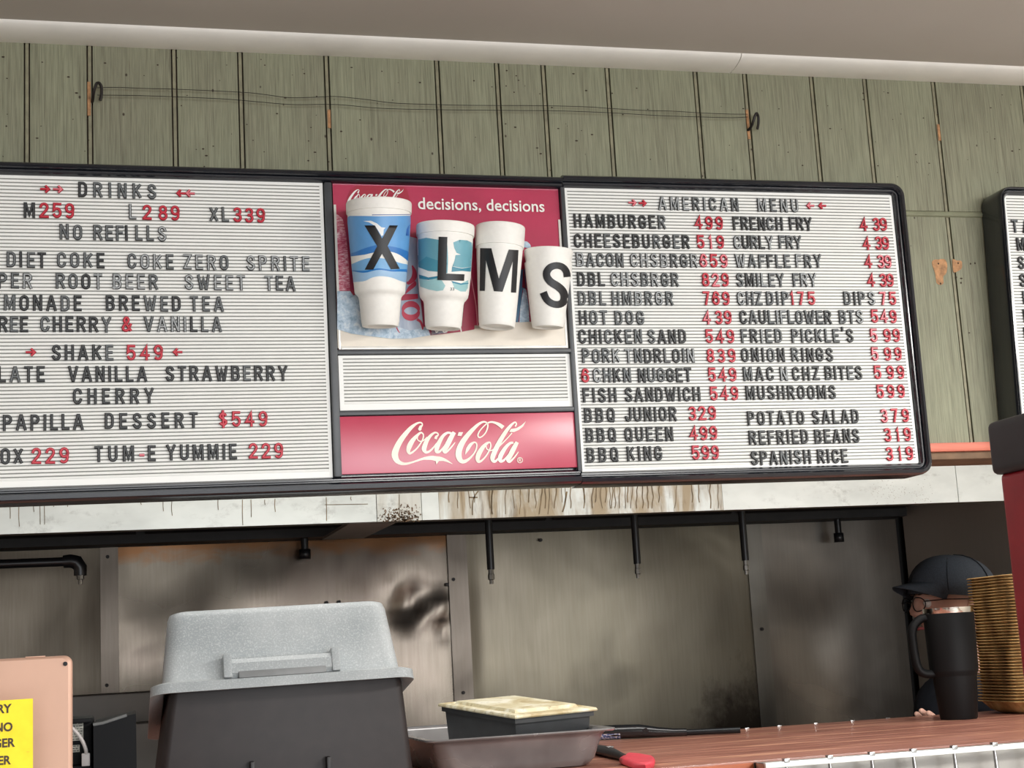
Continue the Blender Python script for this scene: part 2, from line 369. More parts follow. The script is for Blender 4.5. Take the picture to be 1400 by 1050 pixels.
    for px, py in ((147, 761), (146, 937), (612, 799), (620.5, 792), (634, 947), (740, 738), (1043, 860), (447, 824), (464, 823)):
        p = back(px, py, 3.79); bl.append(MB().tube([(p[0], -.007, p[2]), (p[0], .0, p[2])], .0045, 10).build('screw', M_IRON, kw))
    # stainless side wall on the right, its front edge, and the dark unit beyond
    sw = MB().box(2.075, 3.285, 0.3, 2.095, 3.79, 1.83).build('wall_side_panel', m_stainless('side_stainless', (196, 186, 174), (208, 199, 188), .6, .5, metal=.2)); tag(sw, kind='structure')
    sb = MB().box(-1.6, 4.3, 0, 4.5, 4.4, 2.5).build('wall_back', M_WALLP); tag(sb, kind='structure')
room()

# ---------------------------------------------------------------- hood
HY = 2.9
def hood():
    h = empty('range_hood', (0, HY, 1.76), 0, 'long white steel range hood above the kitchen with brown grease drips', 'range hood')
    def X(px): return back(px, 710, HY)[0]
    xs = [(-1.5, X(515), M_HOOD, 0), (X(516), X(577), M_HOODM, 0), (X(577.5), X(600.5), M_HOOD, -.002), (X(601), X(990), M_HOODS, 0), (X(990.5), X(1313), M_HOOD, 0), (X(1314), 2.04, M_HOOD, 0)]
    for a, b, mt, dy in xs: MB().box(a, dy, 0, b, .004, .30).build('fascia_panel', mt, h)
    MB().box(-1.5, .004, .001, 2.04, .05, .006).build('lower_lip', plain('lip_grey', (90, 88, 80), .5, metal=.5), h)
    # inside of the canopy
    MB().box(-1.5, .005, .302, 2.04, .885, .31).build('canopy_top', M_DARK, h)
    MB().add([(-1.5, .045, .02), (2.04, .045, .02), (2.04, .05, .3), (-1.5, .05, .3)], [(0, 1, 2, 3)]).build('inner_face', M_DARK, h)
    MB().box(-1.5, .80, .040, 2.04, .885, .10).build('rear_gutter', M_DARK, h)
    f = MB()
    for k in range(7):
        x = -1.45 + k * .5; f.add([(x, .79, .06), (x + .48, .79, .06), (x + .48, .3, .29), (x, .3, .29), (x, .79, .08), (x + .48, .79, .08), (x + .48, .3, .30), (x, .3, .30)], [(0, 1, 2, 3), (7, 6, 5, 4), (0, 4, 5, 1), (2, 6, 7, 3), (0, 3, 7, 4), (1, 5, 6, 2)])
        f.build('grease_filter', M_DARK, h); f = MB()
    # cross brace under the canopy
    pts = [back(478, 716, HY + .02), back(545, 713, HY + .02), back(497, 736, 3.62), back(441, 738, 3.62)]
    v = [p - np.array((0, HY, 1.76)) for p in pts]; v = v + [p + np.array((0, 0, .006)) for p in v]
    MB().add(v, [(0, 1, 2, 3), (7, 6, 5, 4), (0, 4, 5, 1), (1, 5, 6, 2), (2, 6, 7, 3), (3, 7, 4, 0)]).build('cross_brace', plain('brace_grey', (120, 112, 104), .5), h)
    # drips
    d = MB()
    def drip(pp, w_=1.1):
        p3 = [(x, y, w_) for x, y in pp]; L, Rr = ribbon2d(crv(p3, 4)); nL = len(L)
        vs = [back(x, y, HY - .0006) - np.array((0, HY, 1.76)) for x, y in L + Rr]
        d.add(vs, [(i, i + 1, nL + i + 1, nL + i) for i in range(nL - 1)])
    for x, y0, y1 in ((13.5, 690, 709), (26, 690, 720), (46, 688, 700), (54.5, 690, 717), (60.5, 690, 717), (223, 685, 699), (235, 685, 705), (298, 683, 697), (331.5, 683, 718), (343, 683, 707), (376, 682, 700), (362, 683, 690), (446, 680, 712), (480, 679, 684), (546, 676, 712), (73, 690, 693), (92, 690, 693), (193, 686, 690)):
        drip([(x, y0), (x + random.uniform(-.6, .6), (y0 + y1) / 2), (x + .5, y1)], .9)
    for x in [614, 625, 641, 646, 668, 673, 676, 694, 700, 712, 722, 731, 739, 744, 752, 760, 769, 773, 781, 797, 799, 812, 815, 821, 826, 832, 836, 842, 848, 855, 858, 866, 872, 880, 884, 892, 900, 926, 944, 955, 970, 980]:
        y0 = 655; y1 = min(random.uniform(682, 702), 730 - .0322 * x - 10)
        pts = [(x, y0)]; y = y0
        while y < y1: y += 8; pts.append((pts[-1][0] + random.uniform(-1.6, 1.6), y))
        drip(pts, random.uniform(.8, 1.5))
    drip([(654, 671), (648, 680), (646, 690), (646, 704)], 1.5); drip([(641, 680), (653, 680)], 1.6); drip([(775, 672), (772, 690), (769, 700)], 2)
    drip([(444, 690), (503, 689)], .7)
    o = d.build('grease_drips', plain('brown_grease', (104, 88, 62), .5, var=.3), h); o['kind'] = 'stuff'
    # soot specks
    d = MB()
    for k in range(420):
        x = random.gauss(550, 18); y = 713 - abs(random.gauss(0, 9))
        if not 517 < x < 575: continue
        p = back(x, y, HY - .0007) - np.array((0, HY, 1.76)); r = random.uniform(.0005, .002)
        d.add([(p[0] + r * math.cos(t), p[1], p[2] + .8 * r * math.sin(t)) for t in (0, 1.3, 2.5, 3.8, 5)], [(0, 1, 2, 3, 4)])
    for k in range(150):
        x = random.uniform(1190, 1275); y = random.gauss(672, 8)
        p = back(x, y, HY - .0007) - np.array((0, HY, 1.76)); r = random.uniform(.0003, .0008)
        d.add([(p[0] + r * math.cos(t), p[1], p[2] + .8 * r * math.sin(t)) for t in (0, 1.3, 2.5, 3.8, 5)], [(0, 1, 2, 3, 4)])
    o = d.build('soot_specks', plain('soot_brown', (96, 74, 50), .7, var=.3), h); o['kind'] = 'stuff'
hood()

# suppression nozzles on black pipes
def nozzle_tip(mb_parent, x, y, z):
    MB().lathe([(0, .032), (.0062, .032), (.0062, .018), (.0075, .017), (.0075, .006), (.0045, .005), (.0045, -.004), (0, -.004)], (x, y, z), 8).build('nozzle', M_NOZ, mb_parent)
for px, py, lab in ((672, 796, 'black nozzle pipe hanging under the hood below the logo sign, nearest the middle steel seam'), (872.5, 788, 'black nozzle pipe under the hood, second of the three hanging pipes'), (1020.5, 783, 'black nozzle pipe under the hood beside the right-hand steel seam')):
    p = back(px, py, 3.3); e = empty('nozzle_pipe', (p[0], 3.3, p[2]), 0, lab, 'pipe', 'nozzle pipes under the hood')
    MB().tube([(0, 0, .028), (0, 0, 2.066 - p[2])], .0085, 12).build('pipe', M_BPIPE, e); nozzle_tip(e, 0, 0, 0)
p = back(110, 796, 3.3); e = empty('elbow_pipe', (p[0], 3.3, p[2]), 0, 'black horizontal pipe with an elbow and nozzle at the left under the hood', 'pipe')
zz = back(60, 769, 3.3)[2] - p[2]
MB().tube([(-1.3, 0, zz), (-.02, 0, zz)], .0095, 12).build('pipe', M_BPIPE, e)
MB().tube([(-.034, 0, zz), (-.02, 0, zz + .001), (-.008, 0, zz - .002), (0, 0, zz - .014), (0, 0, zz - .03)], [.013, .014, .015, .014, .013], 12).build('elbow', M_BPIPE, e)
MB().tube([(-1.3, 0, zz), (-1.3, 0, .3)], .0095, 12).build('riser', M_BPIPE, e); nozzle_tip(e, 0, 0, 0)
for px, py, yy, lab in ((417, 760, 3.74, 'short black pipe stub under the hood above the grey tub'), (1147, 737, 3.74, 'short black pipe stub under the hood near its right end')):
    p = back(px, py, yy); e = empty('pipe_stub', (p[0], yy, p[2]), 0, lab, 'pipe stub')
    MB().tube([(0, 0, .015), (0, 0, 1.8 - p[2])], .009, 10).build('pipe', M_BPIPE, e)
    MB().tube([(0, 0, -.008), (0, 0, .016)], .014, 8).build('cap', M_BPIPE, e)

# ---------------------------------------------------------------- wood pass counter
def counter():
    c = empty('pass_counter', (0.9, 2.18, 0), 0, 'red-stained wooden pass counter with a steel-clad front', 'counter')
    x0, x1 = -1.2, 2.0
    MB().bbox(x0 - .9, 0, CZ - .04, x1 - .9, .775, CZ, .0025).build('worktop', M_WOOD, c)
    xr = back(1045, 1042, 2.135)[0] - .9
    MB().bbox(x0 - .9, -.004, CZ - .09, xr, 0, CZ - .003, .001).build('front_board', M_WOODF, c)
    MB().box(x0 - .9, .04, 0, x1 - .9, .70, CZ - .041).build('base_cabinet', plain('cabinet_grey', (120, 116, 110), .6), c)
    for px, py in ((1036, 996), (1084, 993), (1130, 989), (1176, 985), (1225, 981.5)):
        p = backZ(px, py + 1, CZ); MB().bbox(p[0] - .9 - .006, .775, CZ - .006, p[0] - .9 + .003, .779, CZ + .0012, .0006).build('clip', M_STEEL, c)
    # steel front rack
    r = empty('steel_rack', (0, 2.135, CZ), 0, 'steel wire rack with a white top strip on the counter front', 'rack')
    xr += .9; xe = 2.0
    MB().bbox(xr, -.004, -.009, xe, .004, -.001, .001).build('top_strip', plain('bright_steel_strip', (236, 238, 236), .3, metal=.3), r)
    MB().bbox(xr, 0, -.16, xr + .006, .04, -.002, .001).build('end_plate', M_STEEL, r)
    MB().box(xr, .032, -.18, xe, .040, -.003).build('back_plate', plain('pale_back_plate', (158, 155, 150), .35, metal=.2, sc=4), r)
    k = 0
    for px in (1074.4, 1133.6, 1191, 1248, 1303.5, 1358.5, 1412, 1464, 1515, 1565):
        x = back(px, 1042 - (px - 1045) * .08, 2.135)[0]
        MB().tube([(x, 0, -.17), (x, 0, -.06), (x, -.002, -.03), (x, 0, -.008)], [.0028, .003, .0034, .0026], 10).build('rod', M_STEEL, r)
        MB().bbox(x - .0045, -.005, -.003, x + .0045, .004, .003, .001).build('clip', M_STEEL, r)
    # lower customer counter, below the frame
    o = empty('order_counter', (0.3, 1.2, 0), 0, 'laminate order counter in front of the pass counter, below the picture', 'counter')
    MB().bbox(-1.5, 0, 1.16, 1.7, .9, 1.2, .004).build('worktop', plain('grey_laminate', (150, 146, 140), .5), o)
    MB().box(-1.45, .06, 0, 1.65, .88, 1.159).build('base_cabinet', plain('cabinet_grey', (120, 116, 110), .6), o)
counter()

# ================================================================ menu boards
# ---- letters: stroke glyphs with raised bevelled faces
def arc(cx, cy, rx, ry, a0, a1, n_=8): return [(cx + rx * math.cos(math.radians(a0 + (a1 - a0) * i / n_)), cy + ry * math.sin(math.radians(a0 + (a1 - a0) * i / n_))) for i in range(n_ + 1)]
G = {
 'A': (.62, [[(0, 0), (.44, 1), (.56, 1), (1, 0)], [(.2, .3), (.8, .3)]]),
 'B': (.55, [[(0, 0), (0, 1), (.5, 1)] + arc(.55, .77, .42, .23, 85, -90) + [(0, .54)], [(.5, .54)] + arc(.55, .27, .45, .27, 90, -90) + [(0, 0)]]),
 'C': (.55, [arc(.5, .7, .5, .3, 10, 180, 8) + arc(.5, .3, .5, .3, 180, 350, 8)]),
 'D': (.55, [[(0, 0), (0, 1), (.45, 1)] + arc(.45, .68, .55, .32, 80, 0, 5) + arc(.45, .32, .55, .32, 0, -90, 6) + [(0, 0)]]),
 'E': (.48, [[(1, 1), (0, 1), (0, 0), (1, 0)], [(0, .52), (.85, .52)]]),
 'F': (.47, [[(1, 1), (0, 1), (0, 0)], [(0, .52), (.85, .52)]]),
 'G': (.56, [arc(.5, .7, .5, .3, 10, 180, 8) + arc(.5, .3, .5, .3, 180, 330, 8) + [(1, .45), (.55, .45)]]),
 'H': (.56, [[(0, 0), (0, 1)], [(1, 0), (1, 1)], [(0, .52), (1, .52)]]),
 'I': (.19, [[(.5, 0), (.5, 1)]]),
 'J': (.48, [[(1, 1), (1, .3)] + arc(.5, .28, .5, .28, 0, -180, 9)]),
 'K': (.57, [[(0, 0), (0, 1)], [(1, 1), (.05, .42)], [(.35, .6), (1, 0)]]),
 'L': (.46, [[(0, 1), (0, 0), (1, 0)]]),
 'M': (.68, [[(0, 0), (0, 1), (.1, 1), (.5, .12), (.9, 1), (1, 1), (1, 0)]]),
 'N': (.56, [[(0, 0), (0, 1), (.08, 1), (.92, 0), (1, 0), (1, 1)]]),
 'O': (.56, [arc(.5, .7, .5, .3, 0, 180, 9) + arc(.5, .3, .5, .3, 180, 360, 9) + [(1, .7)]]),
 'P': (.54, [[(0, 0), (0, 1), (.5, 1)] + arc(.5, .74, .5, .26, 85, -90, 8) + [(0, .48)]]),
 'Q': (.56, [arc(.5, .7, .5, .3, 0, 180, 9) + arc(.5, .3, .5, .3, 180, 360, 9) + [(1, .7)], [(.6, .28), (1.05, -.05)]]),
 'R': (.56, [[(0, 0), (0, 1), (.5, 1)] + arc(.5, .76, .5, .24, 85, -90, 8) + [(0, .52)], [(.5, .52), (1, 0)]]),
 'S': (.54, [arc(.5, .75, .48, .25, 15, 180, 9) + [(.06, .65), (.5, .5), (.94, .36)] + arc(.5, .25, .5, .25, 10, -165, 9)]),
 'T': (.52, [[(0, 1), (1, 1)], [(.5, 1), (.5, 0)]]),
 'U': (.56, [[(0, 1), (0, .3)] + arc(.5, .3, .5, .3, 180, 360, 9) + [(1, 1)]]),
 'V': (.6, [[(0, 1), (.46, 0), (.54, 0), (1, 1)]]),
 'W': (.78, [[(0, 1), (.22, 0), (.28, 0), (.5, .85), (.72, 0), (.78, 0), (1, 1)]]),
 'X': (.58, [[(0, 0), (1, 1)], [(0, 1), (1, 0)]]),
 'Y': (.58, [[(0, 1), (.5, .42), (1, 1)], [(.5, .45), (.5, 0)]]),
 'Z': (.52, [[(0, 1), (1, 1), (0, 0), (1, 0)]]),
 '0': (.58, [arc(.5, .7, .5, .3, 0, 180, 9) + arc(.5, .3, .5, .3, 180, 360, 9) + [(1, .7)]]),
 '1': (.3, [[(0, .78), (.75, 1), (.75, 0)]]),
 '2': (.58, [arc(.5, .74, .48, .26, 170, -20, 8) + [(.8, .5), (0, .02), (0, 0), (1, 0)]]),
 '3': (.58, [arc(.5, .76, .46, .24, 165, -85, 9), arc(.5, .26, .5, .26, 95, -165, 10)]),
 '4': (.6, [[(.75, 0), (.75, 1), (0, .28), (1, .28)]]),
 '5': (.58, [[(.92, 1), (.1, 1), (.04, .52)] + arc(.5, .32, .5, .32, 120, -160, 10)]),
 '6': (.58, [arc(.55, .7, .45, .3, 20, 120, 5) + [(.05, .55), (.0, .32)] + arc(.5, .3, .5, .3, 180, 530, 12)]),
 '7': (.5, [[(0, 1), (1, 1), (.35, 0)]]),
 '8': (.58, [arc(.5, .76, .44, .24, -90, 270, 12), arc(.5, .26, .5, .26, -90, 270, 12)]),
 '9': (.58, [arc(.5, .7, .5, .3, 0, 360, 12) + [(1, .62), (.95, .45)] + arc(.45, .3, .5, .3, 0, -140, 7)]),
 '&': (.66, [[(1, 0), (.2, .72)] + arc(.45, .8, .25, .2, 200, -30, 8) + [(.15, .4)] + arc(.38, .2, .36, .2, 150, 340, 7) + [(.95, .45)]]),
 '$': (.54, [arc(.5, .72, .46, .2, 15, 180, 8) + [(.06, .65), (.5, .5), (.94, .36)] + arc(.5, .28, .48, .2, 10, -165, 8), [(.5, -.08), (.5, 1.08)]]),
 '-': (.3, [[(0, .42), (1, .42)]]),
 "'": (.12, [[(.5, 1), (.5, .8)]]),
 '>': (.6, [[(0, .5), (.9, .5)], [(.55, .86), (1, .5), (.55, .14)]]),
 '<': (.6, [[(1, .5), (.1, .5)], [(.45, .86), (0, .5), (.45, .14)]]),
}
ST = .168
GM = {}
def glyph(ch):
    if ch in GM: return GM[ch]
    wd, paths = G[ch]; small = ch in '<>'
    H = .72 if small else 1.0; oz = .12 if small else 0
    st = .15 if small else ST
    V = []; Fc = []; MI = []
    def P(p): return (st / 2 + p[0] * (wd - st), oz + st / 2 + p[1] * (H - st))
    for pi, path in enumerate(paths):
        q = [np.array(P(p)) for p in path]
        q = [p for i, p in enumerate(q) if i == 0 or np.linalg.norm(p - q[i - 1]) > 1e-4]
        closed = np.linalg.norm(q[0] - q[-1]) < 1e-3
        if closed: q = q[:-1]
        k = len(q); nrm = []
        for i in range(k):
            a = q[(i - 1) % k] if (closed or i > 0) else None; b = q[(i + 1) % k] if (closed or i < k - 1) else None
            ts = []
            if a is not None: ts.append((q[i] - a) / (np.linalg.norm(q[i] - a) + 1e-9))
            if b is not None: ts.append((b - q[i]) / (np.linalg.norm(b - q[i]) + 1e-9))
            ns = [np.array([-t[1], t[0]]) for t in ts]
            if len(ns) == 1: nrm.append(ns[0])
            else:
                s_ = ns[0] + ns[1]; l = np.linalg.norm(s_)
                s_ = s_ / l if l > 1e-6 else ns[0]; nrm.append(s_ / max(.45, float(s_ @ ns[0])))
        if not closed:      # square the stroke ends out to the letter's box
            for end, nb in ((0, 1), (-1, -2)):
                t = q[end] - q[nb]; t /= np.linalg.norm(t)
                q[end] = q[end] + t * (st / 2 if abs(t[0]) > .9 or abs(t[1]) > .9 else st * .15)
        dz = .0004 * pi
        base = len(V); sec = [(-1, 0), (-1, -.10 - dz), (-.52, -.15 - dz), (.52, -.15 - dz), (1, -.10 - dz), (1, 0)]
        for i in range(k):
            for s_, d in sec:
                x, z = q[i] + nrm[i] * s_ * st / 2; V.append((x, d, z))
        rr = range(k) if closed else range(k - 1)
        for i in rr:
            j = (i + 1) % k
            for e in range(5):
                Fc.append((base + i * 6 + e, base + j * 6 + e, base + j * 6 + e + 1, base + i * 6 + e + 1)); MI.append(1 if e == 2 else 0)
        if not closed:
            Fc.append(tuple(base + e for e in range(6))); Fc.append(tuple(base + (k - 1) * 6 + e for e in range(6))[::-1]); MI += [0, 0]
    me = bpy.data.meshes.new('glyph'); me.from_pydata([tuple(map(float, v)) for v in V], [], Fc); me.polygons.foreach_set('material_index', MI); me.update()
    bm = bmesh.new(); bm.from_mesh(me); bmesh.ops.recalc_face_normals(bm, faces=bm.faces[:]); bm.to_mesh(me); bm.free()
    me.materials.append(None); me.materials.append(None)
    GM[ch] = (me, wd if not small else wd, H); return GM[ch]
LM = {'k': (plain('letter_black_edge', (28, 29, 31), .35, var=.05), plain('letter_black_face', (44, 46, 48), .45, var=.1)),
      'g': (plain('letter_worn_edge', (46, 49, 52), .35, var=.1), plain('letter_grey_face', (98, 102, 104), .5, var=.12)),  # lighter faces paint in wear and gloss reflections on black plastic
      'l': (plain('letter_worn_edge', (46, 49, 52), .35), plain('letter_pale_face', (158, 162, 164), .5, var=.12)),
      'r': (plain('letter_red_edge', (160, 24, 44), .35, var=.08), plain('letter_red_face', (196, 30, 54), .4, var=.1)),
      'p': (plain('letter_red_edge', (160, 24, 44), .35), plain('letter_pink_face', (226, 120, 132), .4, var=.1))}
LH = .0206
def letter(ch, unit, x, z, style, h=LH):
    me, wd, H = glyph(ch)
    o = bpy.data.objects.new('digit' if ch.isdigit() else 'letter' if ch.isalpha() else 'arrow' if ch in '<>' else 'symbol', me)
    COL.objects.link(o); o.parent = unit; o.location = (x, -.0008, z); o.scale = (h, h * .75, h)
    o.rotation_euler = (0, math.radians(random.uniform(-.9, .9)), 0)
    for i in (0, 1):
        o.material_slots[i].link = 'OBJECT'; o.material_slots[i].material = LM[style][i]
    return o
def mixstyle(st):
    r = random.random()
    if st == 'K': return 'k'
    if st == 'k': return 'k' if r < .75 else 'g'
    if st == 'g': return 'g' if r < .68 else ('k' if r < .82 else 'l')
    if st == 'l': return 'l' if r < .62 else 'g'
    if st == 'r': return 'r' if r < .9 else 'p'
    if st == 'p': return 'p' if r < .6 else 'r'
class Unit:
    def __init__(s, e, P, a):
        s.e = e; s.P = np.array(P, float); s.a = a; s.ux = np.array([math.cos(a), math.sin(a), 0]); s.n = np.array([-math.sin(a), math.cos(a), 0])
    def loc(s, px, py, off=0.0):
        """pixel -> (x, z) in the board's own plane, off metres in front of it"""
        p = onplane(px, py, s.P - s.n * off, s.n); return float((p - s.P) @ s.ux), float(p[2])
    def word(s, text, x0, x1, yt, yb, style):
        ym = (yt + yb) / 2; xa, za = s.loc(x0, ym); xb, zb = s.loc(x1, ym); zc = s.loc((x0 + x1) / 2, ym)[1]
        ws = [G[c][0] * LH for c in text]; tot = sum(ws); nn = len(text)
        if nn > 1:
            gap = (xb - xa - tot) / (nn - 1); x = xa
        else: gap = 0; x = (xa + xb) / 2 - tot / 2
        for c, w_ in zip(text, ws):
            sm = c in '<>'
            letter(c, s.e, x, zc - LH / 2 + random.uniform(-.0003, .0003), mixstyle(style)); x += w_ + gap

def grooved(x0, x1, z0, z1, pitch=.00476, border=.0045, name='letter_panel', parent=None, warp=None, bz=.004):
    """white panel with a bevelled rim and real horizontal grooves"""
    m_ = MB(); d = .0016; y0 = 0.0
    m_.box(x0, .003, z0, x1, .006, z1, 0)
    xi0, xi1 = x0 + border, x1 - border; zt = z1 - bz; nn = int((zt - z0 - bz) / pitch); zb = zt - nn * pitch
    m_.box(x0, 0, z0, xi0, .003, z1); m_.box(xi1, 0, z0, x1, .003, z1); m_.box(xi0, 0, zt, xi1, .003, z1); m_.box(xi0, 0, z0, xi1, .003, zb)
    prof = []
    for i in range(nn):
        z = zt - i * pitch; prof += [(z, d, 1), (z - .0012, d, 1), (z - .0015, .0002, 0), (z - .0026, -.0003, 0), (z - pitch + .0003, .0002, 0)]
    prof.append((zb, d, 1)); k = len(prof)
    vs = [(xi0, y, z) for z, y, _ in prof] + [(xi1, y, z) for z, y, _ in prof]
    for i in range(k - 1): m_.add([vs[i], vs[i + 1], vs[k + i + 1], vs[k + i]], [(0, 1, 2, 3)], 1 if prof[i][2] and prof[i + 1][2] else 0)
    return m_.build(name, [M_WHITE, M_GROOVEW], parent, warp)
def frame_profile(w, depth):
    """cross-section (outward offset, y): inner edge 0 .. outer edge w"""
    return [(0, .004), (0, -.003), (.003, -.007), (.0048, -.007), (.0056, -.0035), (.0068, -.0035), (.0078, -.0085), (.0105, -.0115), (w - .003, -.0105), (w - .0008, -.007), (w, -.002), (w, depth)]
def sweep_frame(path, prof, name, parent, warp=None):
    """path: list of (x, z) with outward normals worked out from the turning; open path"""
    P = [np.array(p, float) for p in path]; k = len(P); q = len(prof); vs = []; fs = []
    for i in range(k):
        ts = []
        if i > 0: ts.append((P[i] - P[i - 1]) / np.linalg.norm(P[i] - P[i - 1]))
        if i < k - 1: ts.append((P[i + 1] - P[i]) / np.linalg.norm(P[i + 1] - P[i]))
        ns = [np.array([-t[1], t[0]]) for t in ts]; s_ = sum(ns); s_ /= np.linalg.norm(s_); s_ /= max(.5, float(s_ @ ns[0]))
        for o_, y in prof: vs.append((P[i][0] + s_[0] * o_, y, P[i][1] + s_[1] * o_))
    for i in range(k - 1):
        for j in range(q): fs.append((i * q + j, (i + 1) * q + j, (i + 1) * q + (j + 1) % q, i * q + (j + 1) % q))
    m_ = MB().add(vs, fs, 0, True); m_.add(vs[:q], [tuple(range(q))]); m_.add(vs[-q:], [tuple(range(q))[::-1]])
    return m_.build(name, M_BLACK, parent, warp)
def rcorner(cx, cz, r, a0, a1, n_=6): return [(cx + r * math.cos(math.radians(a0 + (a1 - a0) * i / n_)), cz + r * math.sin(math.radians(a0 + (a1 - a0) * i / n_))) for i in range(n_ + 1)]

# ---- decals on planes of a board
def decal(unit, polys, off, name, mt, parent, conv=None, org=None):
    vs = []; fs = []
    for poly in polys:
        v, f = tri(poly); b = len(vs)
        for x, y in v:
            if conv: x, y = conv(x, y)
            X, Z = unit.loc(x, y, off); vs.append((X - (org[0] if org else 0), -off, Z - (org[1] if org else 0)))
        fs += [tuple(b + i for i in g) for g in f]
    me = mesh(vs, fs); bm = bmesh.new(); bm.from_mesh(me)
    bmesh.ops.recalc_face_normals(bm, faces=bm.faces[:]); bm.to_mesh(me); bm.free()
    return link(name, me, mt, parent)
def strokes_decal(unit, strokes, polys, off, name, mt, parent, conv, per=5):
    vs = []; fs = []
    for s_ in strokes:
        off += .00006
        c = crv(s_, per); L, Rr = ribbon2d(c); nL = len(L); b = len(vs)
        for x, y in L + Rr:
            X, Z = unit.loc(*conv(x, y), off); vs.append((X, -off, Z))
        fs += [(b + i, b + i + 1, b + nL + i + 1, b + nL + i) for i in range(nL - 1)]
    for poly in polys:
        off += .00006; v, f = tri(poly); b = len(vs)
        for x, y in v: X, Z = unit.loc(*conv(x, y), off); vs.append((X, -off, Z))
        fs += [tuple(b + i for i in g) for g in f]
    return link(name, mesh(vs, fs), mt, parent)
def disc(x, y, r, n_=14): return [(x + r * math.cos(2 * math.pi * i / n_), y + r * math.sin(2 * math.pi * i / n_)) for i in range(n_)]
LOGO = [
 [(690, 300, 52), (700, 262, 56), (732, 232, 26), (728, 196, 26), (690, 178, 28), (620, 200, 42), (520, 275, 68), (420, 385, 84), (325, 510, 100), (250, 645, 112), (208, 780, 124), (235, 885, 104), (300, 945, 74), (390, 968, 50), (500, 950, 38), (620, 912, 34), (740, 872, 44), (840, 858, 66), (930, 856, 82), (1000, 870, 92), (1060, 872, 84), (1140, 885, 60), (1220, 920, 36), (1315, 972, 3)],
 [(757, 430, 26), (742, 388, 26), (700, 372, 34), (630, 430, 55), (550, 520, 82), (492, 620, 96), (466, 710, 76), (490, 765, 50), (540, 748, 36), (620, 682, 28), (690, 592, 26), (742, 500, 26), (757, 430, 26)],
 [(655, 420, 16), (638, 485, 18), (668, 528, 20), (720, 536, 20), (770, 512, 20), (830, 455, 24)],
 [(985, 492, 52), (1000, 450, 46), (1038, 412, 24), (1020, 380, 28), (970, 372, 34), (900, 420, 52), (830, 510, 72), (785, 610, 88), (768, 690, 88), (800, 745, 52), (870, 728, 38), (950, 652, 30), (1010, 570, 24)],
 [(1290, 385, 40), (1215, 374, 42), (1130, 435, 60), (1060, 550, 80), (1015, 655, 86), (1008, 730, 66), (1060, 735, 44), (1125, 670, 30), (1200, 560, 24), (1255, 450, 24), (1290, 395, 24)],
 [(1345, 362, 70), (1275, 480, 92), (1195, 640, 92), (1152, 715, 76), (1180, 748, 44), (1250, 692, 32), (1320, 610, 24), (1362, 556, 10)],
 [(2350, 275, 80), (2280, 222, 66), (2200, 184, 46), (2130, 168, 34), (2070, 180, 28), (2020, 212, 22), (1955, 275, 22), (1895, 350, 24), (1867, 420, 26), (1895, 464, 26), (1955, 438, 24), (2015, 370, 26), (2050, 285, 28), (2055, 210, 28), (2020, 172, 30), (1960, 168, 36), (1880, 210, 50), (1780, 300, 70), (1680, 410, 86), (1590, 530, 100), (1522, 660, 112), (1497, 780, 116), (1520, 880, 96), (1580, 925, 74), (1660, 900, 54), (1752, 820, 34), (1820, 720, 28), (1846, 620, 28), (1828, 566, 28), (1785, 560, 34), (1720, 610, 60), (1675, 680, 62), (1645, 740, 36), (1625, 792, 4)],
 [(2112, 592, 26), (2092, 556, 28), (2035, 580, 50), (1960, 655, 76), (1892, 765, 92), (1862, 860, 84), (1880, 925, 54), (1940, 905, 36), (2020, 820, 28), (2080, 722, 26), (2112, 640, 26), (2112, 592, 26)],
 [(2025, 620, 16), (2035, 680, 20), (2085, 708, 20), (2140, 708, 20), (2190, 665, 22)],
 [(2580, 255, 30), (2604, 205, 28), (2578, 172, 28), (2515, 215, 44), (2432, 310, 66), (2340, 445, 78), (2258, 590, 88), (2190, 730, 92), (2150, 835, 90), (2152, 900, 70), (2195, 922, 46), (2255, 868, 34), (2310, 795, 24)],
 [(2262, 645, 24), (2362, 548, 20), (2460, 445, 18), (2520, 376, 22)],
 [(2545, 566, 40), (2485, 572, 46), (2402, 650, 66), (2330, 760, 82), (2290, 850, 84), (2298, 915, 60), (2350, 908, 44), (2410, 850, 32), (2490, 740, 28), (2550, 632, 26), (2572, 570, 22)],
 [(2620, 552, 66), (2550, 680, 92), (2490, 800, 92), (2445, 885, 80), (2475, 926, 48), (2540, 872, 32), (2600, 800, 26), (2645, 736, 12)],
 [(2672 + 50 * math.cos(t), 897 + 50 * math.sin(t), 13) for t in np.linspace(0, 2 * math.pi, 13)],
 [(2656, 922, 12), (2656, 872, 12), (2680, 870, 10), (2688, 884, 10), (2676, 897, 10), (2660, 898, 8)], [(2672, 898, 10), (2690, 923, 12)],
]
LOGOP = [[(1500, 362), (1585, 362), (1550, 435), (1475, 430)], [(2465, 357), (2500, 300), (2600, 287), (2690, 237), (2785, 155), (2735, 250), (2650, 320), (2560, 360)], [(985, 905), (1055, 905), (1005, 982)], disc(686, 300, 34)]
R8 = [(1266 + 0, 0)]

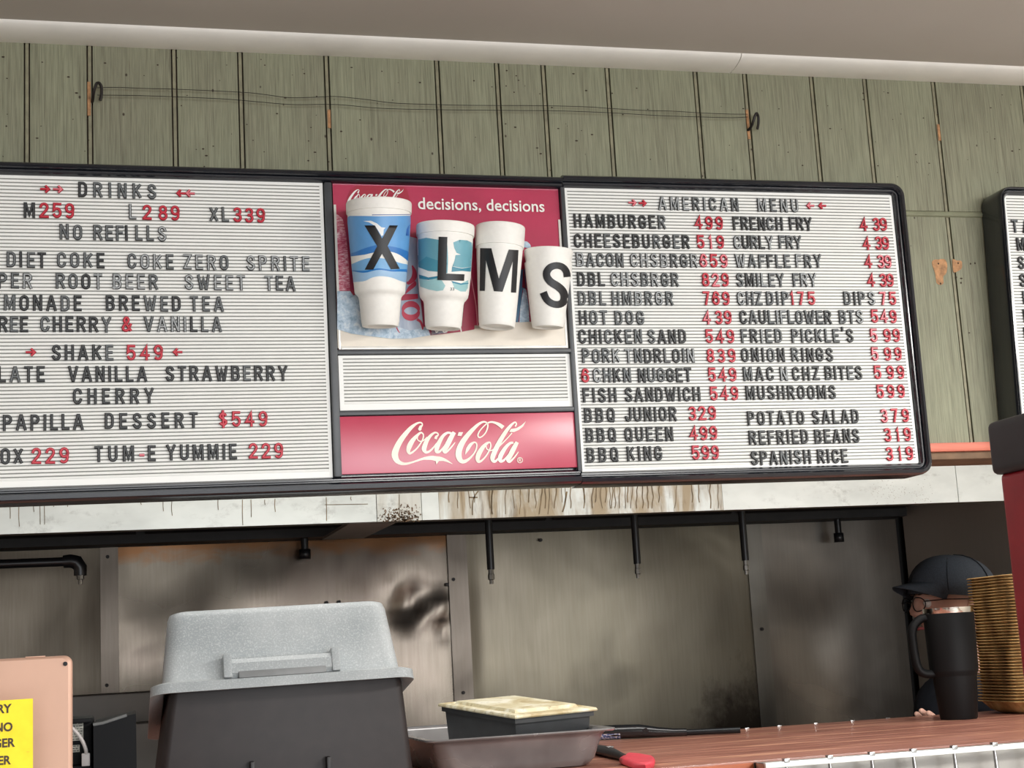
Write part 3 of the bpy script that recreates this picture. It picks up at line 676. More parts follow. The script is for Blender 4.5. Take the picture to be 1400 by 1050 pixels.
def menus():
    # ---------- left unit (drinks) together with the centre column, yawed a little
    a = math.radians(2.5); P = (0.6136, BY, 0)
    e = empty('menu_board', P, a, 'wide menu board with the drinks list and the foam cup display', 'menu board', 'menu boards on the green wall')
    U = Unit(e, P, a); K = .0105
    def warp(x, y, z): return (x, y, z + K * x)
    # white letter panel / divider / centre
    xL = -1.25
    zt, zb = 2.1443, 1.7414; fr = frame_profile(.0165, .044)
    top = [(-.0035, zt), (xL, zt)]; bot = [(xL, zb - .0025), (-.0035, zb - .0025)]
    def rev(p): return p
    # path runs so that outward is on its left: top from right to left has outward = down, so run left -> right
    sweep_frame([(xL, zt), (-.0035, zt)], fr, 'frame_top', e, warp)
    sweep_frame([(-.0035, zb), (xL, zb)], frame_profile(.0195, .044), 'frame_bottom', e, warp)
    MB().box(xL - .012, -.01, zb - .016, xL, .044, zt + .016).build('frame_side', M_BLACK, e, warp)
    MB().box(xL, .0065, zb - .002, -.004, .012, zt + .002).build('back_sheet', M_BLACK, e, warp)
    x441 = U.loc(441, 254)[0]; x4549 = U.loc(454.9, 655)[0]
    grooved(xL, x441, zb, zt, parent=e, warp=warp)
    # divider bar
    xp0 = U.loc(461, 300)[0]
    MB().bbox(x441 + .0015, -.006, zb, x441 + .0115, .006, zt, .002).build('divider_bar', M_BLACK2, e, warp)
    # centre column coordinates
    c0 = x441 + .014; c1 = -.0075
    def zloc(px, py): x, z = U.loc(px, py); return z - K * x
    zA = zloc(620, 478); zB = zloc(620, 484); zC = zloc(620, 559); zD = zloc(620, 566)
    MB().bbox(c0 - .004, -.0055, zB, c1 + .003, .006, zA, .0015).build('crossbar', M_BLACK2, e, warp)
    MB().bbox(c0 - .004, -.0045, zD, c1 + .003, .006, zC, .0015).build('crossbar', M_BLACK2, e, warp)
    grooved(c0 - .001, c1 + .001, zC + .0005, zB - .001, .00476, .006, 'blank_letter_panel', e, warp)
    # poster
    po = MB().box(c0, .001, zA + .001, c1, .006, zt).build('poster_panel', plain('crimson_print', (182, 56, 88), .22, var=.05, coat=.5, sc=12), e, warp)
    rim = MB(); bw = .0035
    rim.bbox(c0, -.001, zA + .001, c0 + bw, .001, zt - .03, .0008); rim.bbox(c1 - bw, -.001, zA + .001, c1, .001, zt - .045, .0008); rim.bbox(c0 + bw, -.001, zA + .001, c1 - bw, .001, zA + .001 + bw * 1.3, .0008)
    rim.build('clear_edge', plain('clear_white_edge', (232, 230, 222), .2, coat=.5), po, warp)
    z2 = lambda x, y: (460 + x / 7, 360 + y / 7); z1 = lambda x, y: (460 + x / 7, 245 + y / 7); z3 = lambda x, y: (620 + x / 7.778, 280 + y / 7.778); z4 = lambda x, y: (620 + x / 7.778, 380 + y / 7.778)
    cream = [(461, 450), (480, 456), (500, 459), (535, 463), (560, 463), (590, 458), (620, 454), (648, 450), (680, 444), (705, 440.5), (750, 439), (775, 438), (776, 474), (462, 476)]
    def O(k): return -.0006 + k * .0003 + .0001 if False else .0 + k * .00035
    decal(U, [cream], O(0), 'printed_floor', plain('cream_print', (230, 222, 208), .3, var=.05, coat=.4, sc=14), po)
    n = N('glare_speckle_paint', (196, 70, 96), .25, coat=.5); v = n.noise(n.coords('Object', (1, 1, 3)), 160, 3, .6); v2 = n.noise(n.coords(), 20, 2)  # pale speckle paints the gloss glare at the can's left edge into the colour
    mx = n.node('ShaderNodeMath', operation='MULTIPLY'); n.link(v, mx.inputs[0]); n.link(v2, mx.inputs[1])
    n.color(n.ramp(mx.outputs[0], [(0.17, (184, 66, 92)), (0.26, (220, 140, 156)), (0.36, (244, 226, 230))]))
    decal(U, [[z1(*p) for p in ((0, 330), (60, 380), (110, 620), (140, 1050))] + [z2(*p) for p in ((130, 262), (5, 262))]], O(1), 'painted_glare', n.m, po)
    decal(U, [[z1(*p) for p in ((95, 560), (125, 650), (150, 1050))] + [z2(*p) for p in ((190, 295), (150, 312), (130, 262), (118, 0))]], O(2), 'printed_can_edge', plain('dark_crimson_print', (160, 36, 64), .3, coat=.4), po)
    decal(U, [[z1(*p) for p in ((100, 190), (140, 100), (200, 60), (640, 72), (680, 110), (705, 200), (700, 260), (100, 260))]], O(1), 'printed_can_top', plain('deep_red_print', (168, 34, 60), .3, coat=.4), po)
    n = N('ice_print', (180, 204, 220), .3, coat=.4); v = n.noise(n.coords(), 110, 6, .7, .3); n.color(n.ramp(v, [(0.35, (140, 168, 190)), (0.5, (182, 204, 222)), (0.65, (224, 234, 240))])); ICE = n.m
    decal(U, [[(461, 398), (479, 398), (483, 404), (492, 401), (495, 441), (545, 447), (560, 452), (590, 446), (600, 448), (612, 455), (590, 458), (560, 463), (535, 463), (500, 459), (480, 456), (461, 450)]], O(3), 'printed_ice', ICE, po)
    n = N('silver_print', (170, 184, 204), .3, coat=.4); v = n.noise(n.coords('Object', (4, 1, 1)), 14, 3); n.color(n.ramp(v, [(0.35, (146, 164, 190)), (0.65, (196, 206, 218))]))
    decal(U, [[z2(*p) for p in ((690, -260), (770, -240), (785, 60), (800, 300), (835, 640), (740, 690), (620, 690), (575, 600), (600, 400), (640, 200))]], O(2), 'printed_bottle', n.m, po)
    RP = plain('zero_red_print', (186, 48, 76), .3, coat=.4)
    zs = [[(725, 20, 12), (745, 80, 40), (740, 140, 50), (690, 190, 30), (675, 175, 10)], [(660, 290, 10), (700, 240, 36), (745, 200, 40), (750, 170, 14)], [(620, 325, 62), (700, 322, 56), (780, 315, 46)],
          [(570, 590, 8), (582, 630, 12), (605, 665, 6)], [(770, 535, 26), (805, 560, 22), (822, 600, 22), (825, 635, 8)]]
    ring = [(712 + 75 * math.cos(t), 455 + 66 * math.sin(t), 20 + 38 * abs(math.sin(t))) for t in np.linspace(0, 2 * math.pi, 21)]
    strokes_decal(U, zs + [ring], [], O(3), 'printed_script', RP, po, z2)
    decal(U, [[z2(*p) for p in ((1285, 60), (1330, 200), (1320, 632), (1200, 655), (900, 690), (870, 610), (1200, 600), (1230, 340), (1262, 300), (1290, 100))]], O(3), 'printed_red_bottle', plain('bottle_red_print', (158, 40, 70), .3, coat=.4), po)
    strokes_decal(U, [[(1180, 560, 10), (1185, 600, 12), (1195, 655, 12)], [(940, 615, 10), (955, 660, 12), (975, 640, 12), (970, 615, 8)], [(1010, 625, 12), (1030, 660, 12), (1070, 640, 12), (1080, 610, 10)], [(1110, 640, 10), (1130, 610, 10)]], [], O(4), 'printed_white_script', plain('white_print', (244, 240, 236), .35), po, z2)
    strokes_decal(U, [[(1280, 60, 8), (1300, 200, 9), (1335, 400, 10), (1350, 600, 8)]], [], O(4), 'printed_edge_line', plain('pink_line_print', (230, 150, 165), .35), po, z2)
    decal(U, [[z4(*p) for p in ((690, -80), (760, -100), (775, 110), (735, 130), (690, 470), (660, 470), (700, 100))]], O(3), 'printed_glass_edge', plain('teal_print', (60, 104, 134), .3, coat=.4), po)
    decal(U, [[z4(*p) for p in ((745, 112), (775, 125), (800, 300), (808, 466), (700, 472), (712, 300))]], O(4), 'printed_ice', ICE, po)
    decal(U, [[z3(*p) for p in ((745, 620), (770, 890), (730, 880))]], O(4), 'printed_maroon_wedge', plain('maroon_print', (112, 26, 50), .3), po)  # plain maroon wedge between the M and S cups
    decal(U, [[z3(*p) for p in ((750, 385), (785, 392), (815, 420), (825, 448), (800, 460), (745, 450))]], O(4), 'printed_ice', ICE, po)
    # heading on the poster
    v, f = text2d('decisions, decisions', .012); mx_ = max(q[0] for q in v); mn = min(q[0] for q in v)
    A = U.loc(571.7, 285.6, O(2)); B = U.loc(744.7, 289.6, O(2)); s_ = (B[0] - A[0]) / (mx_ - mn)
    link('poster_heading', mesh([(A[0] + (x - mn) * s_, -O(2), A[1] + (B[1] - A[1]) * (x - mn) / (mx_ - mn) + y * s_ * 1.02) for x, y in v], f), plain('white_print', (244, 240, 236), .35), po)
    cv = lambda x, y: z1(95 + (x - 145) * .2075, 97 + (y - 165) * .235)
    strokes_decal(U, LOGO[:-3], LOGOP, O(2), 'can_logo', plain('white_print', (244, 240, 236), .35), po, cv, 4)
    # red logo sign
    q0 = zloc(470, 565); zL = zD - .001; zLb = zb + .0035
    n = N('logo_sign_red', (190, 52, 84), .3, coat=.6); v = n.noise(n.coords(), 6, 3); n.color(n.ramp(v, [(0.35, (184, 48, 78)), (0.65, (196, 60, 92))])); n.b.inputs['Coat Roughness'].default_value = .3
    ls = MB().bbox(c0 - .003, -.0025, zLb, c1 + .0035, .004, zL, .0008).build('logo_panel', n.m, e, warp)
    lc = lambda x, y: (525 + x / 14, 565 + y / 14 - 0.0) if x < 1400 else (525 + x / 14 - 5.0 + 0.0, 565 + y / 14)
    # the two traced halves meet at 1330 : the right half was read from a crop starting at x = 620
    lc = lambda x, y: (525 + x / 14, 565 + y / 14) if x < 1400 else (620 + (x - 1400) / 14, 565 + y / 14)
    strokes_decal(U, LOGO, LOGOP, .0030, 'logo_lettering', plain('ivory_print', (244, 236, 220), .35), ls, lc, 6)
    # ---------- words, left board
    c1_ = lambda x, y: (x / 3.043, 200 + y / 3.043); c2_ = lambda x, y: (x / 3.043, 440 + y / 3.043)
    def rows(U, c, data):
        for t, x0, x1, yt, yb, st in data:
            (a0, b0), (a1, b1) = c(x0, yt), c(x1, yb); U.word(t, a0, a1, b0, b1, st)
    rows(U, c1_, [('>>', 167, 262, 152, 206, 'r'), ('DRINKS', 325, 650, 155, 216, 'g'), ('<<', 732, 810, 166, 226, 'p'), ('M', 95, 150, 236, 298, 'K'), ('259', 163, 310, 238, 300, 'r'), ('L', 535, 568, 243, 305, 'g'), ('2', 592, 630, 246, 307, 'r'), ('89', 658, 748, 248, 309, 'r'),
        ('XL', 870, 952, 254, 315, 'g'), ('339', 968, 1102, 257, 319, 'r'), ('NO', 248, 342, 328, 389, 'g'), ('REF', 388, 514, 331, 392, 'l'), ('I', 517, 535, 331, 392, 'K'), ('LLS', 562, 692, 333, 395, 'g'),
        ('D', 22, 72, 442, 504, 'g'), ('I', 78, 96, 442, 504, 'K'), ('ET', 112, 192, 443, 505, 'g'), ('COKE', 237, 435, 445, 507, 'g'), ('COKE', 530, 722, 450, 512, 'l'), ('ZERO', 762, 950, 453, 515, 'l'), ('SPRITE', 1025, 1286, 458, 520, 'l'),
        ('PER', -8, 134, 530, 591, 'g'), ('ROOT', 232, 426, 532, 594, 'g'), ('BEER', 468, 657, 535, 596, 'l'), ('SWEET', 768, 1020, 538, 600, 'l'), ('TEA', 1102, 1228, 541, 602, 'g'),
        ('EMONADE', -35, 340, 622, 684, 'k'), ('BREWED', 440, 752, 624, 686, 'k'), ('TEA', 790, 930, 626, 688, 'g'), ('REE', -8, 118, 711, 773, 'k'), ('CHERRY', 168, 462, 711, 773, 'k'), ('&', 502, 552, 711, 773, 'r'), ('VANILLA', 598, 922, 711, 773, 'g'),
        ('>', 110, 148, 826, 888, 'r'), ('SHAKE', 215, 472, 829, 891, 'k'), ('549', 525, 678, 828, 890, 'r'), ('<', 720, 757, 826, 888, 'r')])
    rows(U, c2_, [('LATE', -8, 187, 188, 250, 'k'), ('VANILLA', 283, 612, 187, 249, 'K'), ('STRAWBERRY', 688, 1195, 185, 247, 'k'), ('CHERRY', 303, 640, 279, 341, 'K'), ('PAPILLA', 12, 348, 388, 450, 'K'), ('DESSERT', 435, 822, 381, 443, 'K'), ('$549', 910, 1112, 374, 436, 'r'),
        ('OX', 2, 97, 529, 591, 'K'), ('229', 130, 287, 526, 588, 'r'), ('TUM', 393, 558, 519, 581, 'K'), ('-', 575, 605, 519, 581, 'r'), ('E', 612, 650, 517, 579, 'K'), ('YUMMIE', 692, 985, 512, 574, 'K'), ('229', 1033, 1178, 506, 568, 'r')])

    # ---------- right unit (american menu)
    P2 = (0.6136, BY, 0); e2 = empty('menu_board', P2, 0, 'black-framed menu board listing burgers and fries with red prices', 'menu board', 'menu boards on the green wall')
    U2 = Unit(e2, P2, 0)
    xl = U2.loc(771.3, 258)[0]; xr = U2.loc(1219, 270)[0]; zt2 = U2.loc(1000, 262)[1] ; zb2 = U2.loc(1000, 640)[1]
    fr2 = frame_profile(.0175, .044); r = .004
    path = [(xl - .0035, zt2)] + [(xr - r + .001, zt2)] + rcorner(xr - r + .001, zt2 - r, r, 90, 0)[1:] + rcorner(xr - r + .001, zb2 + r, r, 0, -90) + [(xl - .0035, zb2)]
    sweep_frame(path, fr2, 'frame', e2)
    MB().bbox(xl - .0075, -.006, zb2, xl - .0008, .006, zt2, .002).build('divider_bar', M_BLACK2, e2)
    MB().box(xl - .003, .0065, zb2 - .002, xr + .002, .012, zt2 + .002).build('back_sheet', M_BLACK, e2)
    grooved(xl, xr, zb2, zt2, parent=e2, border=.004)
    c5 = lambda x, y: (760 + x / 2.692, 230 + y / 2.692); c6 = lambda x, y: (760 + x / 2.692, 440 + y / 2.692)
    rows(U2, c5, [('>>', 265, 332, 104, 152, 'p'), ('AMERICAN', 375, 670, 108, 158, 'l'), ('MENU', 740, 890, 113, 163, 'g'), ('<<', 920, 992, 114, 164, 'r'),
        ('HAMBURGER', 65, 402, 172, 222, 'k'), ('499', 508, 613, 177, 227, 'r'), ('FRENCH', 650, 833, 180, 230, 'k'), ('FRY', 857, 940, 181, 231, 'k'), ('4', 1115, 1145, 183, 233, 'r'), ('39', 1163, 1217, 183, 233, 'r'),
        ('CHEESEBURGER', 65, 490, 245, 295, 'k'), ('519', 517, 617, 248, 298, 'p'), ('CURLY', 652, 798, 249, 299, 'g'), ('FRY', 818, 902, 249, 299, 'g'), ('4', 1125, 1155, 252, 302, 'r'), ('39', 1172, 1224, 252, 302, 'r'),
        ('BACON', 73, 247, 314, 364, 'g'), ('CHSBRGR', 272, 520, 316, 366, 'l'), ('659', 527, 630, 317, 367, 'p'), ('WAFFLE', 658, 860, 318, 368, 'g'), ('FRY', 880, 975, 318, 368, 'g'), ('4', 1132, 1162, 320, 370, 'r'), ('39', 1180, 1233, 320, 370, 'r'),
        ('DBL', 77, 178, 385, 435, 'g'), ('CHSBRGR', 200, 450, 386, 436, 'l'), ('829', 535, 635, 387, 437, 'p'), ('SMILEY', 662, 838, 387, 437, 'g'), ('FRY', 870, 957, 387, 437, 'g'), ('4', 1142, 1172, 388, 438, 'p'), ('39', 1188, 1241, 388, 438, 'r'),
        ('DBL', 80, 182, 455, 505, 'g'), ('HMBRGR', 204, 430, 455, 505, 'l'), ('769', 540, 638, 455, 505, 'p'), ('CHZ', 665, 757, 455, 505, 'g'), ('DIP', 772, 855, 455, 505, 'g'), ('175', 860, 952, 455, 505, 'p'), ('DIPS', 1057, 1172, 455, 505, 'g'), ('75', 1190, 1250, 455, 505, 'p'),
        ('HOT', 84, 188, 526, 576, 'g'), ('DOG', 215, 323, 526, 576, 'g'), ('4', 538, 568, 525, 575, 'p'), ('39', 583, 645, 525, 575, 'p'), ('CAULIFLOWER', 675, 1012, 524, 574, 'g'), ('BTS', 1040, 1128, 523, 573, 'g'), ('549', 1157, 1252, 521, 571, 'p')])
    rows(U2, c6, [('CHICKEN', 82, 315, 30, 80, 'k'), ('SAND', 337, 477, 30, 80, 'k'), ('549', 548, 655, 29, 79, 'r'), ('FRIED', 680, 830, 28, 78, 'g'), ('PICKLE', 865, 1040, 27, 77, 'g'), ("'", 1050, 1058, 20, 70, 'k'), ('S', 1064, 1096, 27, 77, 'g'), ('5', 1153, 1182, 25, 75, 'r'), ('99', 1203, 1264, 25, 75, 'r'),
        ('PORK', 95, 235, 101, 151, 'g'), ('TNDRLOIN', 252, 508, 101, 151, 'g'), ('839', 553, 660, 100, 150, 'r'), ('ONION', 680, 840, 98, 148, 'k'), ('RINGS', 865, 1018, 97, 147, 'k'), ('5', 1157, 1186, 94, 144, 'p'), ('99', 1205, 1270, 94, 144, 'p'),
        ('6', 90, 123, 174, 224, 'r'), ('CHKN', 135, 275, 173, 223, 'g'), ('NUGGET', 300, 497, 172, 222, 'k'), ('549', 558, 663, 170, 220, 'r'), ('MAC', 688, 800, 168, 218, 'k'), ('N', 823, 851, 168, 218, 'g'), ('CHZ', 868, 968, 166, 216, 'k'), ('BITES', 988, 1125, 164, 214, 'k'), ('5', 1168, 1196, 162, 212, 'r'), ('99', 1215, 1280, 161, 211, 'r'),
        ('FISH', 98, 222, 246, 296, 'K'), ('SANDWICH', 252, 530, 243, 293, 'K'), ('549', 565, 670, 239, 289, 'r'), ('MUSHROOMS', 697, 1028, 236, 286, 'K'), ('599', 1178, 1282, 231, 281, 'r'),
        ('BBQ', 103, 215, 319, 369, 'K'), ('JUNIOR', 252, 443, 316, 366, 'K'), ('329', 485, 588, 312, 362, 'r'), ('POTATO', 703, 912, 329, 379, 'K'), ('SALAD', 942, 1112, 325, 375, 'K'), ('379', 1192, 1297, 321, 371, 'r'),
        ('BBQ', 108, 220, 392, 442, 'K'), ('QUEEN', 252, 430, 389, 439, 'K'), ('499', 490, 592, 385, 435, 'r'), ('REFRIED', 708, 927, 400, 450, 'K'), ('BEANS', 950, 1115, 396, 446, 'K'), ('319', 1205, 1305, 391, 441, 'r'),
        ('BBQ', 112, 228, 465, 515, 'K'), ('KING', 260, 390, 461, 511, 'K'), ('599', 498, 598, 456, 506, 'r'), ('SPANISH', 715, 937, 475, 525, 'k'), ('RICE', 960, 1072, 470, 520, 'K'), ('319', 1212, 1313, 461, 511, 'r')])

    # ---------- third board, cut by the frame
    p3 = back(1371.7, 270, BY); P3 = (p3[0], BY, 0); a3 = math.radians(-2)
    e3 = empty('menu_board', P3, 0, 'menu board at the right edge of the photo, mostly cut off', 'menu board', 'menu boards on the green wall')
    U3 = Unit(e3, P3, 0); t3 = U3.loc(1385, 267.5)[1]; b3 = t3 - .425; wd = .6; r = .008
    sh = lambda x, y, z: (x - (t3 - z) * .035, y, z)
    path = [(wd, b3)] + [(r, b3)] + rcorner(r, b3 + r, r, -90, -180)[1:] + rcorner(r, t3 - r, r, 180, 90) + [(wd, t3)]
    sweep_frame(path, frame_profile(.0125, .042), 'frame', e3, sh)
    MB().box(0, .0065, b3, wd, .012, t3).build('back_sheet', M_BLACK, e3, sh)
    grooved(0, wd, b3, t3, parent=e3, warp=sh)
    for t, x0, xw, y in (('TA', 1382.5, 1407, 310), ('M', 1386.5, 1403, 334.5), ('S', 1388.5, 1402, 359.5), ('S', 1391, 1404, 383.5), ('E', 1395, 1408, 407), ('I', 1397.5, 1402, 432), ('I', 1398.5, 1403, 457)):
        U3.word(t, x0, xw, y - 9, y + 9, 'k')
    return U
U1 = menus()

# ================================================================ foam cups on the poster
class Cup:
    def __init__(s, name, label, top, bot, prof, r_rim_px):
        """top/bot: (px, py) of the axis ends; prof: list of (y px, half-width px)"""
        prof = [(y + .21 * hw - 1.2, hw) for y, hw in prof]      # traced heights are those of the near surface, not of the axis
        top = (top[0], top[1] + .21 * r_rim_px - 1.2); bot = (bot[0], prof[-1][0])
        xm, ym = (top[0] + bot[0]) / 2, (top[1] + bot[1]) / 2
        bp = onplane(xm, ym, U1.P, U1.n); dep = (R @ (bp - CAM))[2]; rr = r_rim_px * dep / F
        s.Yc = bp[1] - rr * 1.0 - .0025
        rb = prof[-1][1] * dep / F; py_ = onplane(xm, ym, U1.P, U1.n)[1]
        s.T = back(top[0], top[1], py_ - rr * .97 - .004); s.B = back(bot[0], bot[1], py_ - rb * 1.0 - .007)
        ax = s.T - s.B; s.L = np.linalg.norm(ax); s.az = ax / s.L
        s.ay = np.array([0, 1.0, 0]); s.ay = s.ay - s.az * (s.ay @ s.az); s.ay /= np.linalg.norm(s.ay); s.ax = np.cross(s.ay, s.az); s.M = np.array([s.ax, s.ay, s.az])
        s.prof = []
        for y, hw in prof:
            f = (bot[1] - y) / (bot[1] - top[1]); z = f * s.L; d = (R @ (s.B + ax * f - CAM))[2]; s.prof.append((z, hw * d / F * .985))
        s.prof.sort(); s.e = empty(name, s.B, 0, label, 'foam cup', 'foam cups stuck to the poster')
        s.e.rotation_euler = Matrix(s.M.T.tolist()).to_euler()
    def r(s, z): return float(np.interp(z, [p[0] for p in s.prof], [p[1] for p in s.prof]))
    def hit(s, px, py, eps=0.0):
        d = s.M @ ray(px, py); d /= np.linalg.norm(d); o = s.M @ (CAM - s.B); t0 = (0 - o[1]) / d[1] - .09
        t = t0; prev = None
        for k in range(110):
            p = o + d * t; g = math.hypot(p[0], p[1]) - s.r(p[2]) - eps
            if prev is not None and g <= 0:
                lo, hi = t - .001, t
                for _ in range(14):
                    m_ = (lo + hi) / 2; p = o + d * m_; g = math.hypot(p[0], p[1]) - s.r(p[2]) - eps
                    if g > 0: lo = m_
                    else: hi = m_
                return o + d * hi
            prev = g; t += .001
        return None
    def decal(s, poly, eps, name, mt, step=2.0, conv=None):
        if conv: poly = [conv(*p) for p in poly]
        bm = bmesh.new(); bm.faces.new([bm.verts.new((x, y, 0)) for x, y in poly])
        xs = [p[0] for p in poly]; ys = [p[1] for p in poly]
        for k in np.arange(min(xs), max(xs), step): bmesh.ops.bisect_plane(bm, geom=bm.verts[:] + bm.edges[:] + bm.faces[:], plane_co=(k, 0, 0), plane_no=(1, 0, 0))
        for k in np.arange(min(ys), max(ys), step * 3): bmesh.ops.bisect_plane(bm, geom=bm.verts[:] + bm.edges[:] + bm.faces[:], plane_co=(0, k, 0), plane_no=(0, 1, 0))
        bmesh.ops.triangulate(bm, faces=bm.faces[:])
        dead = []
        for v in bm.verts:
            h = s.hit(v.co.x, v.co.y, eps)
            if h is None: dead.append(v)
            else: v.co = Vector(h)
        bmesh.ops.delete(bm, geom=dead, context='VERTS'); me = bpy.data.meshes.new(name); bm.to_mesh(me); bm.free()
        me.polygons.foreach_set('use_smooth', [True] * len(me.polygons)); return link(name, me, mt, s.e)
    def band(s, top, bot, eps, name, mt, conv):
        """print band round the cup between two traced curves"""
        def cur(pts):
            th = []; zz = []
            for p in pts:
                h = s.hit(*conv(*p), 0)
                if h is not None: th.append(math.atan2(h[0], -h[1])); zz.append(h[2])
            o = np.argsort(th); th = np.array(th)[o]; zz = np.array(zz)[o]
            return lambda a: float(np.interp(a, th, zz)) if True else 0
        ft, fb = cur(crv(top, 4)), cur(crv(bot, 4)); ns = 72; nz = 8; vs = []; fs = []
        for i in range(ns + 1):
            a = -math.pi + 2 * math.pi * i / ns; zt_, zb_ = ft(a), fb(a)
            for j in range(nz + 1):
                z = zb_ + (max(zt_, zb_ + 1e-5) - zb_) * j / nz; r_ = s.r(z) + eps; vs.append((r_ * math.sin(a), -r_ * math.cos(a), z))
        for i in range(ns):
            for j in range(nz): k = i * (nz + 1) + j; fs.append((k, k + nz + 1, k + nz + 2, k + 1))
        return link(name, mesh(vs, fs, True), mt, s.e)
    def body(s, lip_y, y0, y1):
        pr = [(0, .003)] + [(s.prof[0][1] - .004, .003), (s.prof[0][1] - .003, 0), (s.prof[0][1] - .0008, 0)] + [(r_, z) for z, r_ in s.prof[:]]
        pr[4] = (s.prof[0][1], .001)
        zt = s.prof[-1][0]; rt = s.prof[-1][1]
        pr += [(rt - .0007, zt + .001), (rt - .0022, zt + .0008), (rt - .0028, zt - .001)]
        for z, r_ in reversed(s.prof[1:-1]): pr.append((max(.01, r_ - .003), z))
        pr += [(s.prof[0][1] - .003, .005), (0, .005)]
        MB().lathe(pr, (0, 0, 0), 64).build('cup_body', M_FOAM, s.e)
def cups():
    z1 = lambda x, y: (460 + x / 7, 245 + y / 7); z2 = lambda x, y: (460 + x / 7, 360 + y / 7); z3 = lambda x, y: (620 + x / 7.778, 280 + y / 7.778); z4 = lambda x, y: (620 + x / 7.778, 380 + y / 7.778)
    B = lambda c: plain('cup_print_%d_%d_%d' % c, c, .4, var=.04)
    c = Cup('foam_cup', 'tallest foam cup, blue wave print, marked with a black X', (518, 270.8), (520, 442.5), [(270.4, 45.3), (272, 45.6), (284.4, 45.2), (284.8, 43.6), (296, 43.6), (358, 38.6), (388, 35.6), (393, 35.2), (396, 34.5), (399, 31.5), (402, 29.8), (406, 28.9), (436, 26.4), (437, 25.9), (442.5, 25.2)], 45.5)
    c.body(0, 0, 0)
    T0 = [(100, 352), (250, 352), (400, 354), (550, 352), (705, 350)]; Bm = [(140, 710), (200, 690), (270, 662), (390, 630), (500, 640), (600, 660), (700, 700)]
    A = [(140, 738), (270, 722), (400, 692), (500, 690), (600, 722), (690, 790)]; C_ = [(150, 812), (270, 764), (380, 752), (520, 772), (600, 800), (690, 818)]
    D = [(155, 872), (270, 876), (400, 853), (530, 868), (600, 862), (685, 862)]; D2 = [(155, 880), (270, 896), (400, 868), (530, 884), (600, 884), (680, 888)]; E_ = [(165, 985), (270, 975), (340, 942), (420, 928), (520, 940), (600, 970), (665, 990)]
    c.band(T0, A, .0002, 'wave_print', B((98, 160, 218)), z1); c.band(Bm, A, .0003, 'wave_print', B((52, 122, 196)), z1)
    c.band(C_, D, .0002, 'wave_print', B((120, 178, 226)), z1); c.band(D, D2, .0003, 'wave_print', B((28, 120, 196)), z1); c.band(D2, E_, .0002, 'wave_print', B((156, 194, 228)), z1)
    c.decal([(255, 400), (330, 397), (390, 425), (430, 460), (470, 465), (452, 482), (448, 535), (432, 545), (405, 500), (370, 448), (310, 412)], .0004, 'bird_print', B((240, 242, 242)), 2, z1)
    c.decal([(665, 540), (672, 480), (690, 445), (712, 430), (706, 545)], .0004, 'shape_print', B((44, 104, 186)), 2, z1)
    tx, tf = text2d('IN CONSIDERATION OF OTHERS PLEASE'.lower()[:0] or '-', 0)
    c.decal([(340, 338), (705, 335), (705, 341), (340, 345)], .0003, 'small_print', B((70, 96, 160)), 2, z1)
    c.decal([(268, 442), (368, 442), (437, 568), (508, 442), (588, 442), (490, 640), (607, 858), (522, 862), (437, 712), (352, 866), (270, 866), (390, 640)], .0008, 'sticker_letter', M_STICK, 1.5, z1)
    c = Cup('foam_cup', 'second tallest foam cup, teal wave print, marked with a black L', (609, 302.8), (606, 445.5), [(302.4, 40.4), (303.8, 40.6), (316.4, 40.2), (316.8, 38.6), (330, 38.4), (373, 36.6), (396, 34.4), (401, 33.4), (405, 31.0), (408, 28.6), (412, 27.6), (441, 25.4), (442, 24.9), (445.5, 24.4)], 40.6)
    c.body(0, 0, 0)
    c.decal([(768, 580), (860, 560), (980, 580), (1060, 620), (1065, 700), (1068, 790), (1062, 900), (960, 885), (880, 878), (784, 842), (772, 700)], .0002, 'wave_print', B((104, 164, 180)), 2, z1)
    c.decal([(780, 800), (860, 740), (930, 765), (1060, 800), (1062, 900), (960, 885), (880, 878), (788, 842)], .0003, 'wave_print', B((74, 146, 166)), 2, z1)
    c.decal([(1118, 605), (1180, 580), (1250, 585), (1306, 612), (1296, 740), (1290, 838), (1200, 850), (1110, 832), (1130, 780), (1140, 726), (1190, 722), (1150, 705), (1128, 660)], .0002, 'wave_print', B((110, 170, 186)), 2, z1)
    c.decal([(1108, 835), (1200, 855), (1290, 840), (1284, 885), (1200, 878), (1102, 886)], .0003, 'wave_print', B((64, 140, 164)), 2, z1)
    c.decal([(788, 912), (880, 940), (980, 925), (970, 945), (880, 965), (792, 950)], .0003, 'wave_print', B((50, 130, 158)), 2, z1)
    c.decal([(792, 140), (880, 165), (960, 135), (1010, 165), (1042, 215), (1020, 258), (960, 266), (880, 250), (800, 222)], .0002, 'wave_print', B((158, 204, 208)), 2, z2)
    c.decal([(1105, 175), (1180, 200), (1262, 160), (1256, 235), (1238, 270), (1190, 270), (1130, 240)], .0002, 'wave_print', B((158, 204, 208)), 2, z2)
    c.decal([(1100, 168), (1190, 192), (1265, 186), (1262, 196), (1190, 206), (1110, 186)], .0003, 'wave_print', B((58, 140, 168)), 2, z2)
    tv, tf = text2d('33', .01); mxx = max(p[0] for p in tv); vv = []
    for x, y in tv:
        h = c.hit(*z2(1086 + x / mxx * 42, 260 - y / .7 * 28), .0004); vv.append(h if h is not None else (0, 0, 0))
    link('size_print', mesh(vv, tf), plain('grey_print', (90, 100, 104), .5), c.e)
    c.decal([(978, 550), (1062, 553), (1052, 903), (1226, 910), (1222, 972), (966, 965)], .0008, 'sticker_letter', M_STICK, 1.5, z1)
